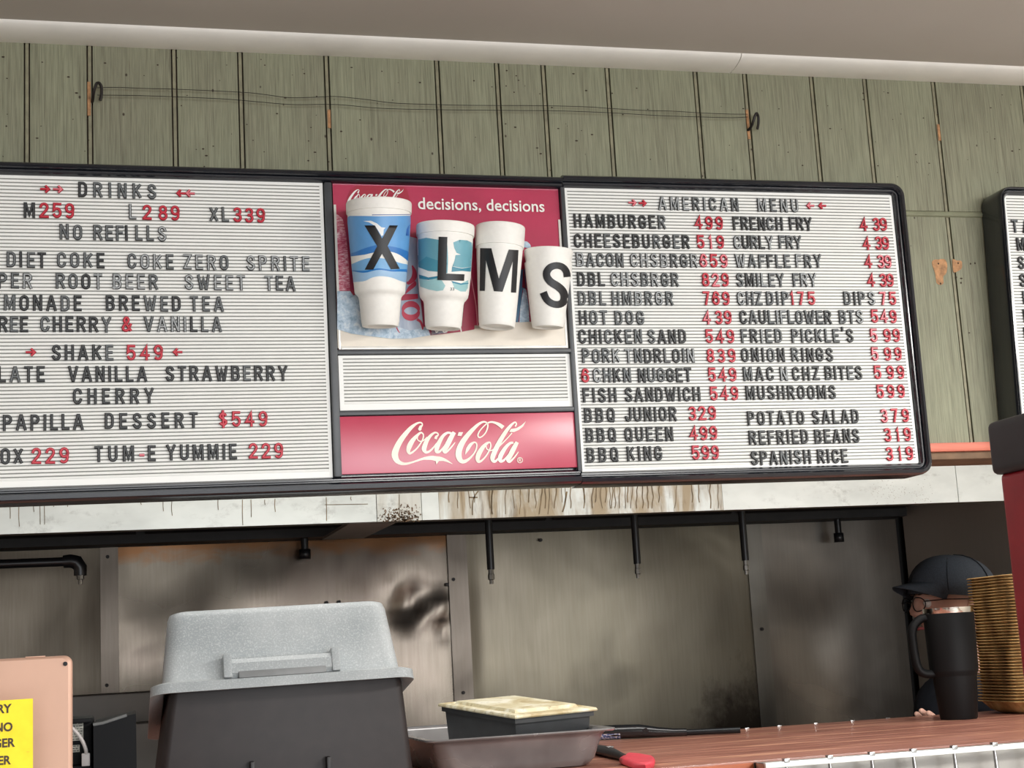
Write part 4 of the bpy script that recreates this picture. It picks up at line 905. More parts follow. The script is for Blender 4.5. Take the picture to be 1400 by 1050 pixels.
    c = Cup('foam_cup', 'straight-sided foam cup marked with a black M', (684, 306), (679.3, 443.5), [(305.6, 34.4), (307, 34.6), (333.6, 33.8), (334, 32.4), (437, 25.7), (438.5, 25.2), (443.5, 24.8)], 34.6)
    c.body(0, 0, 0)
    c.decal([(283, 460), (403, 462), (483, 785), (588, 475), (692, 482), (667, 935), (612, 932), (632, 600), (522, 925), (430, 918), (345, 590), (333, 915), (278, 915)], .0006, 'sticker_letter', M_STICK, 1.5, z3)
    c = Cup('foam_cup', 'smallest foam cup marked with a black S', (750, 338.2), (749, 444.5), [(337.8, 34.1), (339, 34.3), (354.8, 33.4), (355.2, 31.4), (439, 22.8), (440.5, 22.4), (444.5, 22)], 34.2)
    c.body(0, 0, 0)
    S_ = [(1210, 768, 76), (1200, 710, 74), (1160, 662, 72), (1095, 645, 72), (1030, 665, 76), (992, 715, 80), (995, 768, 80), (1035, 820, 82), (1110, 868, 84), (1160, 915, 84), (1180, 975, 84), (1165, 1035, 82), (1115, 1060, 76), (1050, 1050, 74), (990, 1005, 76), (955, 930, 80)]
    L, Rr = ribbon2d(crv(S_, 3)); c.decal([tuple(map(float, p)) for p in L + Rr[::-1]], .0006, 'sticker_letter', M_STICK, 1.5, z3)
cups()

# ================================================================ hooks and wire
def hooks():
    for px, py, lab, sg in ((126, 139, 'dark iron hook at the left end of the twin wires', 1), (1022.5, 178, 'dark iron hook at the right end of the twin wires', 1)):
        p = back(px, py, WY); e = empty('wall_hook', p, 0, lab, 'hook', 'wall hooks holding the wires')
        k = .0105
        pts = [(0, .004, 0), (.001, -.008, .001), (.0025, -.016, .008), (.006, -.019, .018), (.0095, -.017, .0205), (.0125, -.014, .016), (.0125, -.012, .006), (.0105, -.011, -.002)]
        MB().tube([tuple(q) for q in crv(pts, 4)], .0021, 8).build('hook_rod', M_IRON, e)
    def strand(ps, off):
        pts = [back(x, y, WY - off) for x, y in ps]; return [tuple(q) for q in crv(pts, 6)]
    s1 = [(133, 120), (160, 119.5), (200, 121), (240, 122), (328, 126), (360, 129), (395, 133.5), (430, 133), (459, 132), (500, 136), (540, 141), (597, 143), (640, 144), (740, 144.5), (800, 146), (830, 148), (880, 151), (920, 152), (960, 154.5), (1000, 156), (1022, 156)]
    s2 = [(133, 130), (200, 131), (300, 135), (350, 139), (400, 143), (460, 143), (520, 148), (597, 150), (700, 151), (760, 151.5), (830, 154), (900, 158), (960, 160), (1000, 161), (1022, 160)]
    e = empty('twin_wire', back(578, 145, WY - .012), 0, 'thin twin wires strung between the two iron hooks', 'wire'); o = np.array(e.location)
    for s_ in (s1, s2): MB().tube([tuple(np.array(q) - o) for q in strand(s_, .012)], .0005, 5).build('wire_strand', M_IRON, e)
hooks()

# ================================================================ things on the pass counter
def rrect(w, d, r, n_=5):
    out = []
    for cx, cy, a in ((w / 2 - r, d / 2 - r, 0), (-w / 2 + r, d / 2 - r, 90), (-w / 2 + r, -d / 2 + r, 180), (w / 2 - r, -d / 2 + r, 270)):
        out += [(cx + r * math.cos(math.radians(a + 90 * i / n_)), cy + r * math.sin(math.radians(a + 90 * i / n_))) for i in range(n_ + 1)]
    return out
def loft(mb, rings, mi=0, cap0=False, cap1=False):
    k = len(rings[0]); vs = [p for r_ in rings for p in r_]; fs = []
    for i in range(len(rings) - 1):
        for j in range(k): fs.append((i * k + j, i * k + (j + 1) % k, (i + 1) * k + (j + 1) % k, (i + 1) * k + j))
    mb.add(vs, fs, mi, True)
    if cap0: mb.add(rings[0], [tuple(range(k))[::-1]], mi)
    if cap1: mb.add(rings[-1], [tuple(range(k))], mi)
    return mb
def foreground():
    # brown box
    M_BOX = plain('dark_brown_plastic', (40, 34, 34), .55, var=.1, sc=40)
    a = back(235, 950, 2.25); b = back(552, 928, 2.25)
    xa = a[0]; xb = b[0]; w_ = xb - xa; top = 1.470; cx = (xa + xb) / 2
    e = empty('brown_box', (cx, 2.262, CZ + .0008), 0, 'dark brown scuffed plastic box under the upturned grey tub', 'plastic box')
    m_ = MB(); H = top - CZ; rg = []
    for z, gr, rr in ((0, .015, .012), (.004, .018, .012), (H * .5, .010, .012), (H - .006, .002, .012), (H - .001, 0, .011), (H, -.003, .009)):
        rg.append([(x - gr * .25, y + .145 + gr, z) for x, y in rrect(w_ + 2 * gr, .28 + 2 * gr, rr, 4)])
    loft(m_, rg, cap0=True, cap1=True); m_.build('box_body', M_BOX, e)
    for px, py in ((346, 1043), (451, 1036)):
        p = back(px, py, 2.24); MB().bbox(p[0] - cx - .003, -.006 - .006, p[2] - CZ - .03, p[0] - cx + .003, .004, p[2] - CZ, .001).build('latch_pin', plain('dark_metal_pin', (40, 38, 38), .4, metal=.5), e)
    # upturned grey tub, tipped back over the box
    n = N('grey_tub_plastic', (160, 164, 166), .5); v = n.noise(n.coords(), 420, 5, .7); v2 = n.noise(n.coords(), 6, 3)
    c = n.ramp(v2, [(0.35, (150, 156, 158)), (0.65, (176, 180, 181))]); c = n.mix(n.ramp(v, [(0.5, (0.0,)), (0.68, (0.5,))]), c, (214, 218, 218)); n.color(c); n.bump(v, .2, .002); M_TUB = n.m
    fl = back(207, 940, 2.232); fr_ = back(566, 914, 2.232); cxt = (fl[0] + fr_[0]) / 2; W = fr_[0] - fl[0]
    e = empty('grey_tub', (cxt, 2.232, (fl[2] + fr_[2]) / 2 - .002), 0, 'grey plastic tub lying upside down over the brown box', 'tub')
    e.rotation_euler = (math.radians(-11), math.radians(-.6), 0)
    D = .40; m_ = MB(); rg = []
    tl = (535 - 230) / (570 - 200) * W
    pr = [(W + .004, D + .02, -.010, .030), (W + .002, D + .018, .004, .030), (W - .012, D, .007, .026), (W - .030, D - .02, .008, .022), (W - .034, D - .024, .012, .022), (W - .048, D - .055, .085, .026), (W - .052, D - .06, .105, .028), (W - .058, D - .07, .114, .026), (W - .07, D - .085, .1165, .022)]
    for w2, d2, z, r_ in pr: rg.append([(x, y + .20, z) for x, y in rrect(w2, d2, r_, 6)])
    inner = [(W - .001, D + .014, -.010, .028), (W - .036, D - .03, .003, .02), (W - .056, D - .066, .10, .02)]
    loft(m_, rg, cap1=True)
    ri = [[(x, y + .20, z) for x, y in rrect(w2, d2, r_, 6)] for w2, d2, z, r_ in inner]; loft(m_, [rg[0]] + ri, cap1=True)
    m_.build('tub_shell', M_TUB, e)
    # side skirt hanging at the left, where the rim dips behind the box
    # handle lug on the short side
    hx = back(387, 912, 2.22)[0] - cxt; hw = .083
    m_ = MB(); prf = [(.008, .006), (-.004, .006), (-.010, .012), (-.010, .026), (-.004, .033), (.014, .036)]
    m_.prism([(y + .0, z) for y, z in prf], 'x', hx - hw + .008, hx + hw - .008)
    h_ = m_.build('handle', M_TUB, e)
    for sx in (-1, 1): MB().bbox(hx + sx * (hw - .006) - .006, -.012, .006, hx + sx * (hw - .006) + .006, .02, .040, .002).build('handle_cheek', M_TUB, e)
    MB().bbox(hx - hw * .75, -.0125, .004, hx + hw * .75, -.002, .014, .002).build('handle_grip', plain('tub_grip_grey', (128, 130, 130), .5), e)

    # steel pan
    zr = 1.376; f0 = backZ(583, 1013.7, zr); f1 = backZ(845.7, 995, zr); W = f1[0] - f0[0]; cx = (f0[0] + f1[0]) / 2; y0 = (f0[1] + f1[1]) / 2; D = .50
    e = empty('steel_pan', (cx, y0, CZ + .0005), 0, 'shallow stainless steel food pan on the red counter', 'pan'); m_ = MB(); h = zr - CZ
    def rr(w2, d2, z, r_): return [(x, y + D / 2, z) for x, y in rrect(w2, d2, r_, 6)]
    rings = [rr(W - .004, D - .004, h - .004, .02), rr(W, D, h - .002, .022), rr(W - .002, D - .002, h, .02), rr(W - .03, D - .03, h - .001, .02), rr(W - .038, D - .038, h - .006, .022), rr(W - .055, D - .055, .014, .03), rr(W - .07, D - .07, .005, .03), rr(W - .1, D - .1, .0025, .03)]
    loft(m_, rings, cap1=True); outr = [rr(W - .004, D - .004, h - .004, .02), rr(W - .026, D - .026, h - .005, .02), rr(W - .034, D - .034, h - .010, .022), rr(W - .052, D - .052, .012, .03), rr(W - .068, D - .068, .001, .03), rr(W - .1, D - .1, 0, .03)]
    loft(m_, outr, cap1=True)
    n = N('pan_steel', (190, 188, 186), .3, .45); v = n.noise(n.coords(), 9, 3); n.color(n.ramp(v, [(.3, (132, 130, 130)), (.7, (176, 175, 175))])); n.bump(v, .1, .01); n.rough(n.ramp(v, [(.3, (.18,)), (.7, (.34,))]))
    m_.build('pan_body', n.m, e)
    # black container with stained cream lid, sitting in the pan
    Np = back(704, 979.5, 2.335); Lp = back(599.5, 962.5, 2.62); Rp = back(816, 968, 2.37)
    u = Rp - Np; v_ = Lp - Np; u[2] = v_[2] = 0; zt_ = Np[2]
    Lz, Rz = Lp[2] - Np[2], Rp[2] - Np[2]
    e = empty('lidded_container', (Np[0], Np[1], 1.324), 0, 'black container with a stained cream lid standing in the steel pan', 'container')
    def quad(i, z, tilt=True):
        o = []
        for s_, t_ in ((i, i), (1 - i, i), (1 - i, 1 - i), (i, 1 - i)):
            p = u * s_ + v_ * t_; o.append((p[0], p[1], z + (Lz * t_ + Rz * s_ if tilt else 0)))
        return o
    hz = zt_ - 1.324
    m_ = MB(); loft(m_, [quad(.07, 0.0, False), quad(.045, hz - .012), quad(.02, hz - .012), quad(.02, hz - .004)], cap0=True, cap1=True)
    o = m_.build('container_body', plain('black_container', (50, 53, 56), .4, var=.1), e); o.data.polygons.foreach_set('use_smooth', [False] * len(o.data.polygons))
    n = N('stained_cream_lid', (226, 218, 190), .45); v = n.noise(n.coords(), 16, 5, .6, 1.2); v2 = n.noise(n.coords(), 90, 3)
    c = n.ramp(v, [(.35, (182, 162, 120)), (.5, (214, 204, 170)), (.65, (236, 232, 214))]); n.color(n.mix(n.ramp(v2, [(.62, (0.0,)), (.7, (.5,))]), c, (130, 110, 70)))
    m_ = MB(); loft(m_, [quad(0, hz - .004), quad(-.005, hz - .002), quad(0.004, hz + .001), quad(.045, hz + .0025), quad(.055, hz + .0012), quad(.11, hz + .0012), quad(.125, hz + .006), quad(.30, hz + .0065)], cap0=True, cap1=True)
    o = m_.build('lid', n.m, e); o.data.polygons.foreach_set('use_smooth', [False] * len(o.data.polygons))
    # long lighter
    a = backZ(826, 1012, CZ + .0); b = backZ(1012.6, 1003.4, CZ); a = backZ(800, 1013, CZ)
    e = empty('long_lighter', (a[0], a[1], CZ + .001), math.atan2(b[1] - a[1], b[0] - a[0]), 'long black utility lighter lying on the counter behind the pan', 'lighter'); L = math.hypot(b[0] - a[0], b[1] - a[1])
    m_ = MB(); sec = []
    for t, hw, hh in ((0.0, .010, .012), (.05, .014, .0135), (.2, .015, .0135), (.36, .014, .013), (.48, .010, .0095), (.58, .0075, .0075), (.66, .007, .007)):
        sec.append([(t * L, hw * math.cos(q), hh + hh * math.sin(q)) for q in np.linspace(0, 2 * math.pi, 13)[:-1]])
    loft(m_, sec, cap0=True, cap1=True); m_.build('lighter_handle', plain('black_gloss_plastic', (30, 31, 33), .25, coat=.4), e)
    MB().tube([(.65 * L, 0, .0062), (L, 0, .0062)], .0058, 12).build('lighter_nozzle', plain('dark_tube', (44, 46, 48), .3, metal=.6), e)
    n = N('blue_label', (120, 140, 180), .4); v = n.noise(n.coords('Object', (1, 1, 1)), 220, 2); n.color(n.ramp(v, [(.4, (60, 84, 140)), (.52, (150, 160, 190)), (.6, (226, 226, 230))]))
    ll = MB(); vs = []
    for i in range(9):
        x = .10 * L + i * .017 * L
        for q in (3.35, 3.7, 4.1, 4.5): vs.append((x, .0148 * math.cos(q), .0140 + .0142 * math.sin(q)))
    ll.add(vs, [(i * 4 + j, i * 4 + 4 + j, i * 4 + 5 + j, i * 4 + 1 + j) for i in range(8) for j in range(3)], 0, True); ll.build('printed_label', n.m, e)
    MB().tube([(.40 * L, -.014, .013), (.40 * L, -.010, .013)], .006, 12).build('lighter_button', plain('black_gloss_plastic', (30, 31, 33), .25), e)
    # spatula
    def pz(x, y, z=CZ + .004): return backZ(800 + x / 5.833, 970 + y / 5.833, z)
    o0 = pz(300, 365, CZ); e = empty('spatula', (o0[0], o0[1], CZ), 0, 'small spatula with a coral-red head and black handle on the counter', 'spatula')
    hd = [(270, 385), (345, 343), (430, 350), (530, 368), (556, 388), (545, 418), (480, 432), (390, 430)]
    P_ = [pz(x, y, CZ + .010) - o0 for x, y in hd]; k = len(P_); m_ = MB(); cen = sum(P_) / k
    ring = lambda s_, z: [(cen[0] + (p[0] - cen[0]) * s_, cen[1] + (p[1] - cen[1]) * s_, z) for p in P_]
    loft(m_, [ring(.93, .001), ring(1, .003), ring(1, .008), ring(.95, .0105), ring(.8, .0112)], cap0=True, cap1=True); m_.build('spatula_head', plain('coral_silicone', (226, 72, 88), .4, var=.05), e)
    h0 = pz(130, 322, CZ + .008) - o0; h1 = pz(290, 368, CZ + .008) - o0; m_ = MB(); sec = []; dr = (h1 - h0); dr[2] = 0; dr /= np.linalg.norm(dr); sd = np.array([-dr[1], dr[0], 0])
    for t, hw, hh in ((-.3, .012, .007), (0, .017, .0075), (.35, .015, .0075), (.7, .010, .007), (1.0, .0065, .006), (1.25, .006, .005)):
        c_ = h0 + (h1 - h0) * t; sec.append([tuple(np.array([c_[0], c_[1], hh + .0005]) + sd * hw * math.cos(q) + np.array([0, 0, hh * math.sin(q)])) for q in np.linspace(0, 2 * math.pi, 13)[:-1]])
    loft(m_, sec, cap0=True, cap1=True); m_.build('spatula_handle', plain('black_rubber', (40, 41, 42), .5), e)
    hp = pz(195, 300, CZ + .0155) - o0; t_ = [(hp[0] + .006 * math.cos(q), hp[1] + .008 * math.sin(q), .0158) for q in np.linspace(0, 2 * math.pi, 15)]
    MB().tube(t_, .0012, 6, caps=False).build('hanging_ring', M_STEEL, e)
    # tumbler
    s_ = 1.0; q0 = back(1311.3, 982, 2.77); cxx = backZ(1311.3, 983, CZ)
    yb = cxx[1] + .0; e = empty('tumbler', (cxx[0], yb, CZ), 0, 'tall black insulated tumbler with a steel rim and side handle', 'tumbler')
    MT = plain('matte_black_coating', (9, 9, 10), .6, var=.06, sc=200, spec=.22); dd = (R @ (cxx - CAM))[2] / F
    pr = [(0, .0), (24.0 * dd, .0), (25.0 * dd, .003), (29.6 * dd, .083), (30.0 * dd, .086), (32.2 * dd, .092), (32.6 * dd, .096), (34.4 * dd, .206)]
    MB().lathe(pr + [(34.2 * dd, .207), (33.0 * dd, .207)], (0, 0, 0), 56).build('tumbler_body', MT, e)
    MB().lathe([(33.6 * dd, .206), (33.9 * dd, .207), (34.3 * dd, .217), (34.4 * dd, .218), (33.4 * dd, .218), (32.6 * dd, .206), (31 * dd, .1)], (0, 0, 0), 56).build('steel_rim', plain('polished_steel', (225, 218, 210), .12, metal=1), e)
    MB().lathe([(0, .211), (20 * dd, .2112), (30 * dd, .2118), (33 * dd, .2118)], (0, 0, 0), 40).build('lid', plain('clear_grey_lid', (70, 70, 74), .2), e)
    ang = math.atan2(R.T[1][0], R.T[0][0]) if False else 0
    hx = -1
    pts = [(-.040, 0, .199), (-.056, 0, .199), (-.072, 0, .187), (-.078, 0, .170), (-.078, 0, .145), (-.076, 0, .118), (-.072, 0, .102), (-.064, 0, .093), (-.050, 0, .090), (-.036, 0, .091)]
    m_ = MB(); cc = crv(pts, 5); rg = []
    for i, p in enumerate(cc):
        t = cc[min(i + 1, len(cc) - 1)] - cc[max(i - 1, 0)]; t /= np.linalg.norm(t); nn = np.array([-t[2], 0, t[0]])
        rg.append([tuple(p + nn * .0085 * math.cos(q) + np.array([0, 1, 0]) * .012 * math.sin(q)) for q in np.linspace(0, 2 * math.pi, 13)[:-1]])
    loft(m_, rg, cap0=True, cap1=True); m_.build('handle', MT, e)
    e.rotation_euler = (0, 0, math.radians(-10))
    # stack of kraft trays
    n = N('kraft_tray', (180, 134, 70), .7); v = n.noise(n.geo((8, 8, 3)), 4, 4); c = n.ramp(v, [(.3, (112, 84, 52)), (.5, (176, 140, 88)), (.7, (212, 180, 124))]); n.color(c); n.bump(n.noise(n.coords(), 90, 3), .3, .002); MK = n.m
    tw, td = .19, .17
    def tray_mesh(ph):
        m_ = MB(); rg = []
        def rng(g, z, r_, wv=0): return [(x + 0, y, z + wv * math.sin(6 * math.atan2(y, x) + ph)) for x, y in rrect(tw - 2 * g, td - 2 * g, r_, 6)]
        rg = [rng(.001, .0238, .022, .0005), rng(-.001, .025, .023, .0006), rng(.001, .0262, .022, .0006), rng(.004, .0262, .02), rng(.014, .012, .03), rng(.030, .0035, .03), rng(.05, .0022, .03)]
        loft(m_, rg, cap1=True); loft(m_, [rng(.001, .0238, .022, .0005), rng(.006, .0232, .02), rng(.015, .008, .03), rng(.030, .0, .03), rng(.05, .0, .03)], cap1=True)
        return m_
    base = [back(1345, 968, 2.74)]
    first = []
    for ph in range(4):
        o = tray_mesh(ph * 1.7).build('kraft_tray', MK); first.append(o)
    x0 = 1.637 + .088 + tw / 2; y0 = 2.75 + td / 2; nT = 42; pitch = (1.598 - .0262 - CZ) / (nT - 1)
    for i in range(nT):
        o = first[i] if i < 4 else first[i % 4].copy()
        if i >= 4: COL.objects.link(o)
        sx = -.0025 * (1 - i / nT)
        o.location = (x0 + sx + random.uniform(-.0008, .0008), y0 + random.uniform(-.001, .001), CZ + .0002 + i * pitch)
        lab = 'bottom kraft food tray of the tall nested stack beside the tumbler' if i == 0 else 'topmost kraft food tray of the tall nested stack beside the tumbler' if i == nT - 1 else 'kraft food tray nested in the middle of the tall stack beside the tumbler'
        tag(o, lab, 'food tray', 'kraft trays stacked on the counter')
    # red dispenser at the right edge
    p = back(1366, 650, 1.3); xl = p[0]; e = empty('red_dispenser', (xl + .09, 1.38, 1.2), 0, 'red cabinet with a dark lid, cut off at the right edge', 'dispenser')
    zc = back(1366, 648, 1.3)[2] - 1.2; zt = back(1358, 577, 1.3)[2] - 1.2
    MB().bbox(-.09, -.30, 0, .12, -.08, zc, .006, 3).build('dispenser_body', plain('red_enamel', (176, 24, 42), .4, var=.05), e)
    MB().bbox(-.0955, -.306, zc - .001, .125, -.074, zt, .008, 4).build('dispenser_lid', plain('charcoal_lid', (58, 57, 62), .5, var=.05), e)
foreground()

# ================================================================ left foreground
def leftfront():
    # tablet on a stand
    tr = back(98, 895, 1.6); W = .25; H = .175
    e = empty('tablet', (tr[0] - W / 2, 1.6, tr[2] - H), 0, 'rose-gold tablet seen from the back with a small camera lens', 'tablet')
    e.rotation_euler = (math.radians(-3), 0, math.radians(-3)); m_ = MB()
    outl = rrect(W, H, .008, 6); rg = [[(x * s_, y, z * s_ + H / 2) for x, z in outl] for y, s_ in ((-.0, .97), (.0012, .99), (.003, 1), (.006, 1), (.007, .99))]
    loft(m_, rg, cap0=True, cap1=True); m_.build('tablet_body', plain('rose_gold_metal', (196, 158, 138), .45, metal=.2, var=.04, sc=8), e)
    MB().tube([(W / 2 - .0065, -.0012, H - .0085), (W / 2 - .0065, .001, H - .0085)], .0022, 14).build('camera_lens', plain('lens_black', (12, 12, 14), .15), e)
    MB().bbox(W / 2 - .045, .002, H - .0002, W / 2 - .026, .005, H + .0008, .0003).build('side_button', plain('rose_gold_metal', (214, 170, 148), .4), e)
    s_ = empty('tablet_stand', (tr[0] - W / 2, 1.62, 1.2), 0, 'white stand holding up the rose-gold tablet', 'stand')
    MB().lathe([(0, 0), (.07, 0), (.07, .006), (.06, .009), (.012, .012), (.01, .02), (.01, tr[2] - H - 1.2), (0, tr[2] - H - 1.2)], (0, 0, 0), 32).build('stand_post', plain('white_plastic', (220, 220, 220), .4), s_)
    MB().bbox(-.06, -.03, tr[2] - H - 1.2 - .004, .06, .012, tr[2] - H - 1.2 + .0, .001).build('stand_ledge', plain('white_plastic', (220, 220, 220), .4), s_)
    # yellow notice
    a = back(45, 955, 1.5); xr = a[0]; zt = a[2]; Wn = .16; Hn = .2
    n = N('yellow_paper', (246, 218, 24), .6); v = n.noise(n.coords(), 40, 3); c = n.ramp(v, [(.3, (240, 210, 20)), (.6, (250, 226, 36))])
    vo = n.noise(n.coords('Object', (1, 1, 2)), 60, 3, .6, .6); n.color(n.mix(n.ramp(vo, [(.68, (0.0,)), (.76, (.55,))]), c, (226, 140, 40)))
    e = empty('yellow_notice', (xr, 1.5, zt - Hn), 0, 'yellow paper notice with dark capital lettering', 'notice')
    MB().box(-Wn, 0, 0, 0, .0006, Hn).build('paper', n.m, e)
    for t, x1, yb, hpx in (('RRY', 16.0, 974, 11.5), ('NO', 17.3, 999, 11.5), ('GER', 20.6, 1020.5, 11.5), ('ER', 15, 1044.5, 11.5)):
        v, f = text2d(t, .03); mx_ = max(q[0] for q in v); mn = min(q[0] for q in v); mh = .69
        p0 = back(x1, yb, 1.499); hh = (back(x1, yb - hpx, 1.499)[2] - p0[2]); sc = hh / mh
        link('notice_lettering', mesh([(p0[0] - xr - (mx_ - x) * sc * .92, -.0006, p0[2] - (zt - Hn) + y * sc) for x, y in v], f), plain('dark_brown_ink', (60, 46, 30), .6), e)
    MB().bbox(-.12, .001, -(zt - Hn - 1.2), -.02, .004, .12, .0005).build('acrylic_holder', plain('clear_holder', (200, 196, 160), .3), e)
    # point of sale terminal
    p0 = back(48, 985, 1.8); p1 = back(190, 981, 1.8); xm = back(128, 985, 1.8)[0]; zt = (p0[2] + p1[2]) / 2
    MBK = plain('pos_black', (7, 7, 9), .5, var=.1, spec=.12)
    e = empty('receipt_terminal', (p0[0], 1.8, 1.2), 0, 'black sales terminal with two white labels and an open cable bay', 'terminal'); h = zt - 1.2
    w1 = xm - p0[0] - .002
    MB().bbox(-.02, .03, 0, w1, .16, h, .004).build('housing', MBK, e)
    MB().bbox(-.02, .0, 0, w1, .03, h - .050, .003).build('cable_bay_ledge', MBK, e)
    MB().bbox(-.02, -.002, h - .004, w1, .034, h + .001, .001).build('bay_hood', MBK, e)
    def label(px0, py0, px1, py1, nm):
        a_ = back(px0, py0, 1.829); b_ = back(px1, py1, 1.829); lb = MB().box(a_[0] - p0[0], .0285, b_[2] - 1.2, b_[0] - p0[0], .0295, a_[2] - 1.2).build(nm, plain('label_paper', (206, 204, 192), .6), e)
        k = MB(); x0, x1, z0, z1 = a_[0] - p0[0], b_[0] - p0[0], b_[2] - 1.2, a_[2] - 1.2; rows_ = max(2, int((z1 - z0) / .0026))
        for r_ in range(rows_):
            z = z1 - (r_ + .6) * (z1 - z0) / rows_; x = x0 + .0015
            while x < x1 - .002:
                l = random.uniform(.0015, .006); k.box(x, .0282, z, min(x + l, x1 - .001), .0286, z + .0009); x += l + .001
        o = k.build('print_lines', plain('label_ink', (70, 70, 68), .6), lb); o['kind'] = 'stuff'
    label(81, 989, 114, 1012, 'rating_label'); label(83, 1020, 109, 1028, 'serial_label')
    e2 = empty('terminal_side_unit', (xm, 1.78, 1.2), 0, 'plain glossy black side panel of the sales terminal beside the brown box', 'terminal')
    p2 = back(186, 980, 1.78)
    v = [(0, 0, 0), (p2[0] - xm, 0, 0), (p2[0] - xm, .15, 0), (0, .15, 0), (0, 0, h - .005), (p2[0] - xm, 0, h + .003), (p2[0] - xm, .15, h + .003), (0, .15, h - .005)]
    bm = MB().add(v, [(0, 3, 2, 1), (4, 5, 6, 7), (0, 1, 5, 4), (1, 2, 6, 5), (2, 3, 7, 6), (3, 0, 4, 7)]).build('side_panel', MBK, e2)
    MB().tube([(0.0, -.001, h - .006), (.01, -.002, h - .005), (p2[0] - xm - .01, -.001, h + .002)], .0018, 8).build('edge_bead', plain('pos_edge_grey', (110, 112, 112), .3), e2)
    # pale cable
    pts = [(44, 992, 1.81), (52, 988, 1.80), (64, 985.5, 1.795), (78, 986, 1.79), (92, 991, 1.785), (104, 1001, 1.785), (112, 1012, 1.787), (117, 1024, 1.79), (118, 1032, 1.795)]
    P_ = [back(x, y, z) for x, y, z in pts]; o = P_[0]; e = empty('pale_cable', o, 0, 'pale grey cable arching over the terminal labels', 'cable')
    MB().tube([tuple(np.array(q) - o) for q in crv(P_, 5)], .0021, 8).build('cable_cord', plain('pale_cable_grey', (186, 180, 178), .5), e)
    q = P_[-1] - o; MB().bbox(q[0] - .005, q[1] - .003, q[2] - .012, q[0] + .004, q[1] + .004, q[2] + .002, .001).build('cable_plug', plain('pale_cable_grey', (186, 180, 178), .5), e)
    # stainless work shelf behind
    a_ = back(100, 952, 3.4); b_ = back(240, 944, 3.4)
    e = empty('kitchen_shelf', (a_[0] - .6, 3.3, 0), 0, 'grey stainless griddle back ledge against the kitchen wall', 'shelf')
    zt = a_[2]; MB().bbox(0, .08, zt - .30, .85, .30, zt, .004).build('ledge', M_STEELD, e)
    MB().box(.05, .10, 0, .80, .28, zt - .30).build('ledge_base', M_STEELD, e)
    MB().bbox(0, -.02, zt - .34, .85, .08, zt - .06, .01).build('front_shelf', M_STEELD, e)
leftfront()

# dark upright unit at the far right of the kitchen
def cooler():
    e = empty('dark_cabinet', (2.32, 3.32, 0), 0, 'dark upright kitchen cabinet glimpsed behind the tray stack', 'cabinet')
    MB().bbox(-.19, 0, 0, .5, .4, 1.99, .004).build('cabinet_body', plain('dark_grey_cabinet', (44, 42, 42), .5), e)
    MB().bbox(-.17, -.02, .3, .48, -.001, 1.70, .003).build('cabinet_door', plain('black_door', (16, 16, 17), .3), e)
cooler()

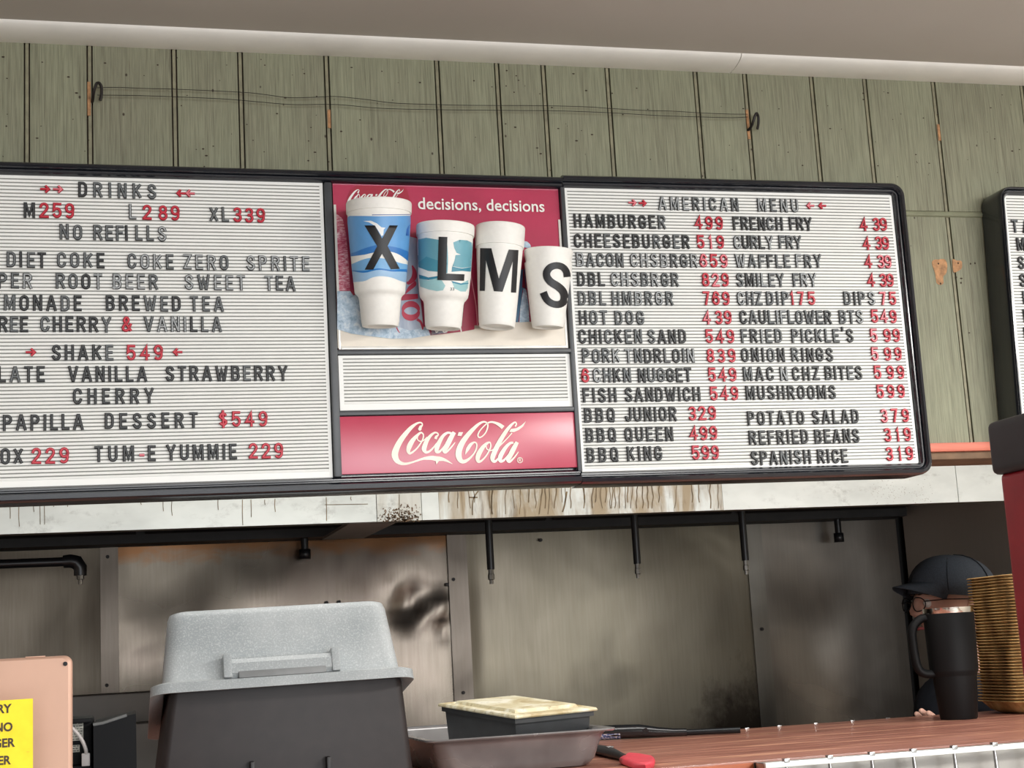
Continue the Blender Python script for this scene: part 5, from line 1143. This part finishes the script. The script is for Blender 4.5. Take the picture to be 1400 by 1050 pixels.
# ================================================================ person behind the counter
def skin_chain(joints, edges, root=0, sub=1):
    me = bpy.data.meshes.new('sk'); me.from_pydata([j[:3] for j in joints], edges, []); o = bpy.data.objects.new('sk', me); COL.objects.link(o)
    o.modifiers.new('s', 'SKIN'); me.skin_vertices or None
    for i, j in enumerate(joints):
        rr = j[3] if isinstance(j[3], tuple) else (j[3], j[3]); me.skin_vertices[0].data[i].radius = rr
    me.skin_vertices[0].data[root].use_root = True
    s_ = o.modifiers.new('u', 'SUBSURF'); s_.levels = sub; s_.render_levels = sub
    dg = bpy.context.evaluated_depsgraph_get(); dg.update(); out = bpy.data.meshes.new_from_object(o.evaluated_get(dg))
    bpy.data.objects.remove(o); return out
def person():
    # local frame: faces -Y, stands at origin, later turned to face -X
    k = .955; zc = 1.5 + (1.664 - 1.5) * k
    base = (1.855, 3.2, 0)
    e = empty('person', base, math.radians(-90), 'person in a dark cap, glasses and navy shirt behind the tumbler', 'person')
    bm = bmesh.new()
    def addm(me): bm.from_mesh(me); bpy.data.meshes.remove(me)
    J = [(0, .0, .93, (.145, .10)), (0, .01, 1.10, (.135, .10)), (0, .015, 1.26, (.155, .105)), (0, .02, 1.345, (.10, .075)), (0, .012, 1.41, (.052, .055)), (0, -.005, 1.49, (.05, .055)),
         (.17, .02, 1.325, .05), (.205, .015, 1.20, .045), (.205, .0, 1.04, .038), (.20, -.07, 1.10, .031), (.195, -.13, 1.175, .023),
         (-.17, .02, 1.325, .05), (-.215, .03, 1.20, .045), (-.23, .03, 1.06, .038), (-.20, -.08, .99, .031), (-.16, -.19, .96, .023),
         (-.09, 0, .84, .085), (-.10, -.01, .50, .058), (-.10, .01, .10, .04), (-.10, -.12, .035, .034),
         (.09, 0, .84, .085), (.10, -.01, .50, .058), (.10, .01, .10, .04), (.10, -.12, .035, .034)]
    E_ = [(0, 1), (1, 2), (2, 3), (3, 4), (4, 5), (3, 6), (6, 7), (7, 8), (8, 9), (9, 10), (3, 11), (11, 12), (12, 13), (13, 14), (14, 15), (0, 16), (16, 17), (17, 18), (18, 19), (0, 20), (20, 21), (21, 22), (22, 23)]
    addm(skin_chain(J, E_, 0, 2)); n_body = len(bm.faces)
    # hands: palm and five fingers
    def hand(w_, d, up, side):
        w_ = np.array(w_); d = np.array(d) / np.linalg.norm(d); s_ = np.array(side) / np.linalg.norm(side); nrm = np.cross(d, s_)
        c = lambda a_, b_, h_=0: tuple(w_ + d * a_ + s_ * b_ + nrm * h_)
        addm(skin_chain([c(-.01, 0) + ((.022, .018),), c(.03, 0) + ((.030, .014),), c(.07, 0) + ((.034, .013),), c(.085, 0) + ((.030, .011),)], [(0, 1), (1, 2), (2, 3)], 0, 2))
        for off, ln in ((-.028, .060), (-.010, .074), (.009, .079), (.027, .071)):
            addm(skin_chain([c(.07, off, 0) + (.0085,), c(.085 + ln * .4, off * 1.05, .006) + (.008,), c(.085 + ln * .72, off * 1.06, .016) + (.0075,), c(.085 + ln * .95, off * 1.06, .03) + (.0065,)], [(0, 1), (1, 2), (2, 3)], 0, 1))
        addm(skin_chain([c(.015, .022, .002) + (.011,), c(.04, .042, .008) + (.0095,), c(.065, .056, .014) + (.0085,), c(.085, .06, .02) + (.0075,)], [(0, 1), (1, 2), (2, 3)], 0, 1))
    hand((.193, -.135, 1.182), (-.1, -.25, 1), 1, (-1, -.2, 0)); hand((-.155, -.20, .957), (.3, -1, -.1), 1, (1, .3, 0))
    # head: shaped sphere with brow, nose, lips, chin and ears
    hb = bmesh.new(); bmesh.ops.create_uvsphere(hb, u_segments=40, v_segments=32, radius=1)
    top = zc - .012; chin = 1.5 + (1.454 - 1.5) * k; hc = (top + chin) / 2; hh = (top - chin) / 2
    for v in hb.verts:
        x, y, z = v.co; w2 = .073; dp = .094
        f = 1.0 if z > -.1 else 1 - .30 * min(1, (-.1 - z) / .9)          # jaw narrows
        Y = y * dp * (1 - .10 * max(0, -z)) + .006; X = x * w2 * f
        if z < -.2 and y > 0: Y *= 1 - .45 * min(1, (-.2 - z) / .6)
        fr_ = max(0, -y); g = lambda cx, cz, sx, sz: math.exp(-((x - cx) / sx) ** 2 - ((z - cz) / sz) ** 2) * fr_
        Y -= .022 * g(0, -.18, .16, .14) + .012 * g(0, .02, .13, .16) + .006 * g(0, .16, .5, .08) + .009 * g(0, -.48, .28, .05) + .008 * g(0, -.60, .26, .05) + .014 * g(0, -.86, .4, .14)
        Y += .009 * g(-.36, .04, .17, .09) + .009 * g(.36, .04, .17, .09) + .005 * g(0, -.54, .3, .025) + .005 * g(0, -.72, .35, .05)
        v.co = (X, Y, hc + z * hh)
    for sx in (-1, 1):
        r_ = bmesh.ops.create_uvsphere(hb, u_segments=12, v_segments=10, radius=1)
        for v in r_['verts']: v.co = Vector((sx * (.073 + .006 * v.co.x), .012 + .015 * v.co.y, hc - .01 + .029 * v.co.z))
    me = bpy.data.meshes.new('h'); hb.to_mesh(me); hb.free(); nb = len(bm.faces); addm(me)
    me = bpy.data.meshes.new('person_body'); bm.to_mesh(me); bm.free()
    mi = []
    for i, p in enumerate(me.polygons):
        c = p.center
        if i < n_body:
            arm = abs(c.x) > .15 and c.z < 1.33 and (c.y < -.045)
            mi.append(0 if (c.z > 1.395 or arm) else (1 if c.z > .92 else (2 if c.z > .09 else 3)))
        else: mi.append(0)
    me.polygons.foreach_set('material_index', mi); me.polygons.foreach_set('use_smooth', [True] * len(mi))
    link('body', me, [plain('face_skin', (228, 180, 160), .5, var=.05), plain('navy_shirt', (40, 44, 54), .8, var=.1), plain('dark_trousers', (34, 34, 38), .8), plain('black_shoes', (20, 20, 20), .5)], e)
    # eyes, lips, brows
    for sx in (-1, 1):
        m_ = MB().lathe([(0, -.011), (.006, -.009), (.0095, -.004), (.011, 0), (.0095, .004), (.006, .009), (0, .011)], (0, 0, 0), 16).build('eye', plain('eye_white', (230, 226, 220), .2), e); m_.location = (sx * .027, -.0755, hc + .006)
        m_ = MB().tube([(sx * .014, -.089, hc + .026), (sx * .028, -.087, hc + .029), (sx * .042, -.078, hc + .025)], [.002, .0026, .0015], 6).build('eyebrow', plain('brown_hair', (66, 50, 40), .8), e)
    MB().tube([(-.022, -.078, hc - .053), (-.01, -.0895, hc - .050), (0, -.092, hc - .051), (.01, -.0895, hc - .050), (.022, -.078, hc - .053)], [.001, .0035, .004, .0035, .001], 8).build('lips', plain('lip_pink', (190, 104, 104), .45), e)
    hr = MB()
    hr.lathe([(.079, 0), (.081, .02), (.080, .055), (.06, .085)], (0, .012, 0), 32); ho = hr.build('hair', plain('brown_hair', (66, 50, 40), .8), e); ho.location = (0, .006, hc - .022); ho.scale = (.95, 1.06, 1)
    bmh = bmesh.new(); bmh.from_mesh(ho.data); bmesh.ops.delete(bmh, geom=[v for v in bmh.verts if v.co.y < .01], context='VERTS'); bmh.to_mesh(ho.data); bmh.free()
    # glasses
    MG = plain('glasses_frame', (24, 22, 22), .3)
    g = MB()
    for sx in (-1, 1):
        g.tube([(sx * .029 + .024 * math.cos(t), -.104 + abs(.008 * math.cos(t)) * (1 if sx * math.cos(t) > 0 else .3), hc + .004 + .016 * math.sin(t)) for t in np.linspace(0, 2 * math.pi, 21)], .0014, 6, caps=False)
        g.tube([(sx * .052, -.098, hc + .010), (sx * .075, -.06, hc + .012), (sx * .081, .0, hc + .010), (sx * .079, .022, hc + .0)], .0014, 6)
    g.tube([(-.006, -.105, hc + .008), (0, -.107, hc + .010), (.006, -.105, hc + .008)], .0014, 6); g.build('glasses', MG, e)
    # cap
    MCp = plain('charcoal_cap_cloth', (66, 72, 80), .85, var=.1, sc=300)
    c = MB(); rg = []
    for t in np.linspace(0, math.pi / 2 * .97, 10):
        rr = math.cos(t); rg.append([(.086 * rr ** .8 * math.cos(q), .106 * rr ** .8 * math.sin(q) + .004, .082 * math.sin(t) + .006 * math.cos(q) ** 2 * 0) for q in np.linspace(0, 2 * math.pi, 37)[:-1]])
    rg.insert(0, [(x * 1.0, y, z - .016) for x, y, z in rg[0]])
    loft(c, rg, cap1=True); co = c.build('cap_crown', MCp, e); zb = zc - .074; co.location = (0, .002, zb); co.rotation_euler = (math.radians(-7), 0, 0)
    br = MB(); top_r = []; nq = 15
    def brim(u, v):      # u across -1..1, v 0 at the head .. 1 at the tip
        an = u * 1.12; x0_, y0_ = .085 * math.sin(an), -.100 * math.cos(an) + .004; tipx, tipy = .074 * math.sin(an * 1.05), -.100 * math.cos(an) - .046 * max(.05, math.cos(an * 1.25)) + .004
        return (x0_ + (tipx - x0_) * v, y0_ + (tipy - y0_) * v, .004 - .016 * v + .0 - .020 * u * u * v)
    vs = []; 
    for lay in (0, .003):
        for i in range(nq):
            for j in range(6): x_, y_, z_ = brim(-1 + 2 * i / (nq - 1), j / 5); vs.append((x_, y_, z_ + lay))
    fs = []; H_ = nq * 6
    for i in range(nq - 1):
        for j in range(5):
            q = i * 6 + j; fs += [(q, q + 1, q + 7, q + 6), (H_ + q, H_ + q + 6, H_ + q + 7, H_ + q + 1)]
    for i in range(nq - 1): q = i * 6 + 5; fs.append((q, H_ + q, H_ + q + 6, q + 6))
    br.add(vs, fs, 0, True); bo = br.build('cap_brim', MCp, e); bo.location = (0, .0, zb + .002); bo.rotation_euler = (math.radians(-9), 0, 0)
    MB().lathe([(0, .004), (.004, .003), (.006, 0)], (0, 0, 0), 12).build('cap_button', MCp, e).location = (0, .016, zc + .004)
    for t in (0, 60, 120, 180, 240, 300):
        q = math.radians(t + 30); MB().tube([(.087 * math.cos(a_) ** .8 * math.cos(q), .107 * math.cos(a_) ** .8 * math.sin(q) + .006, .083 * math.sin(a_) + zb - .001) for a_ in np.linspace(0, 1.5, 8)], .0012, 5).build('cap_seam', plain('cap_seam_dark', (30, 33, 38), .85), e)
person()
for o in SC.objects:
    if o.type == 'MESH' and o.parent is None and 'label' not in o and 'kind' not in o: print('UNTAGGED', o.name)
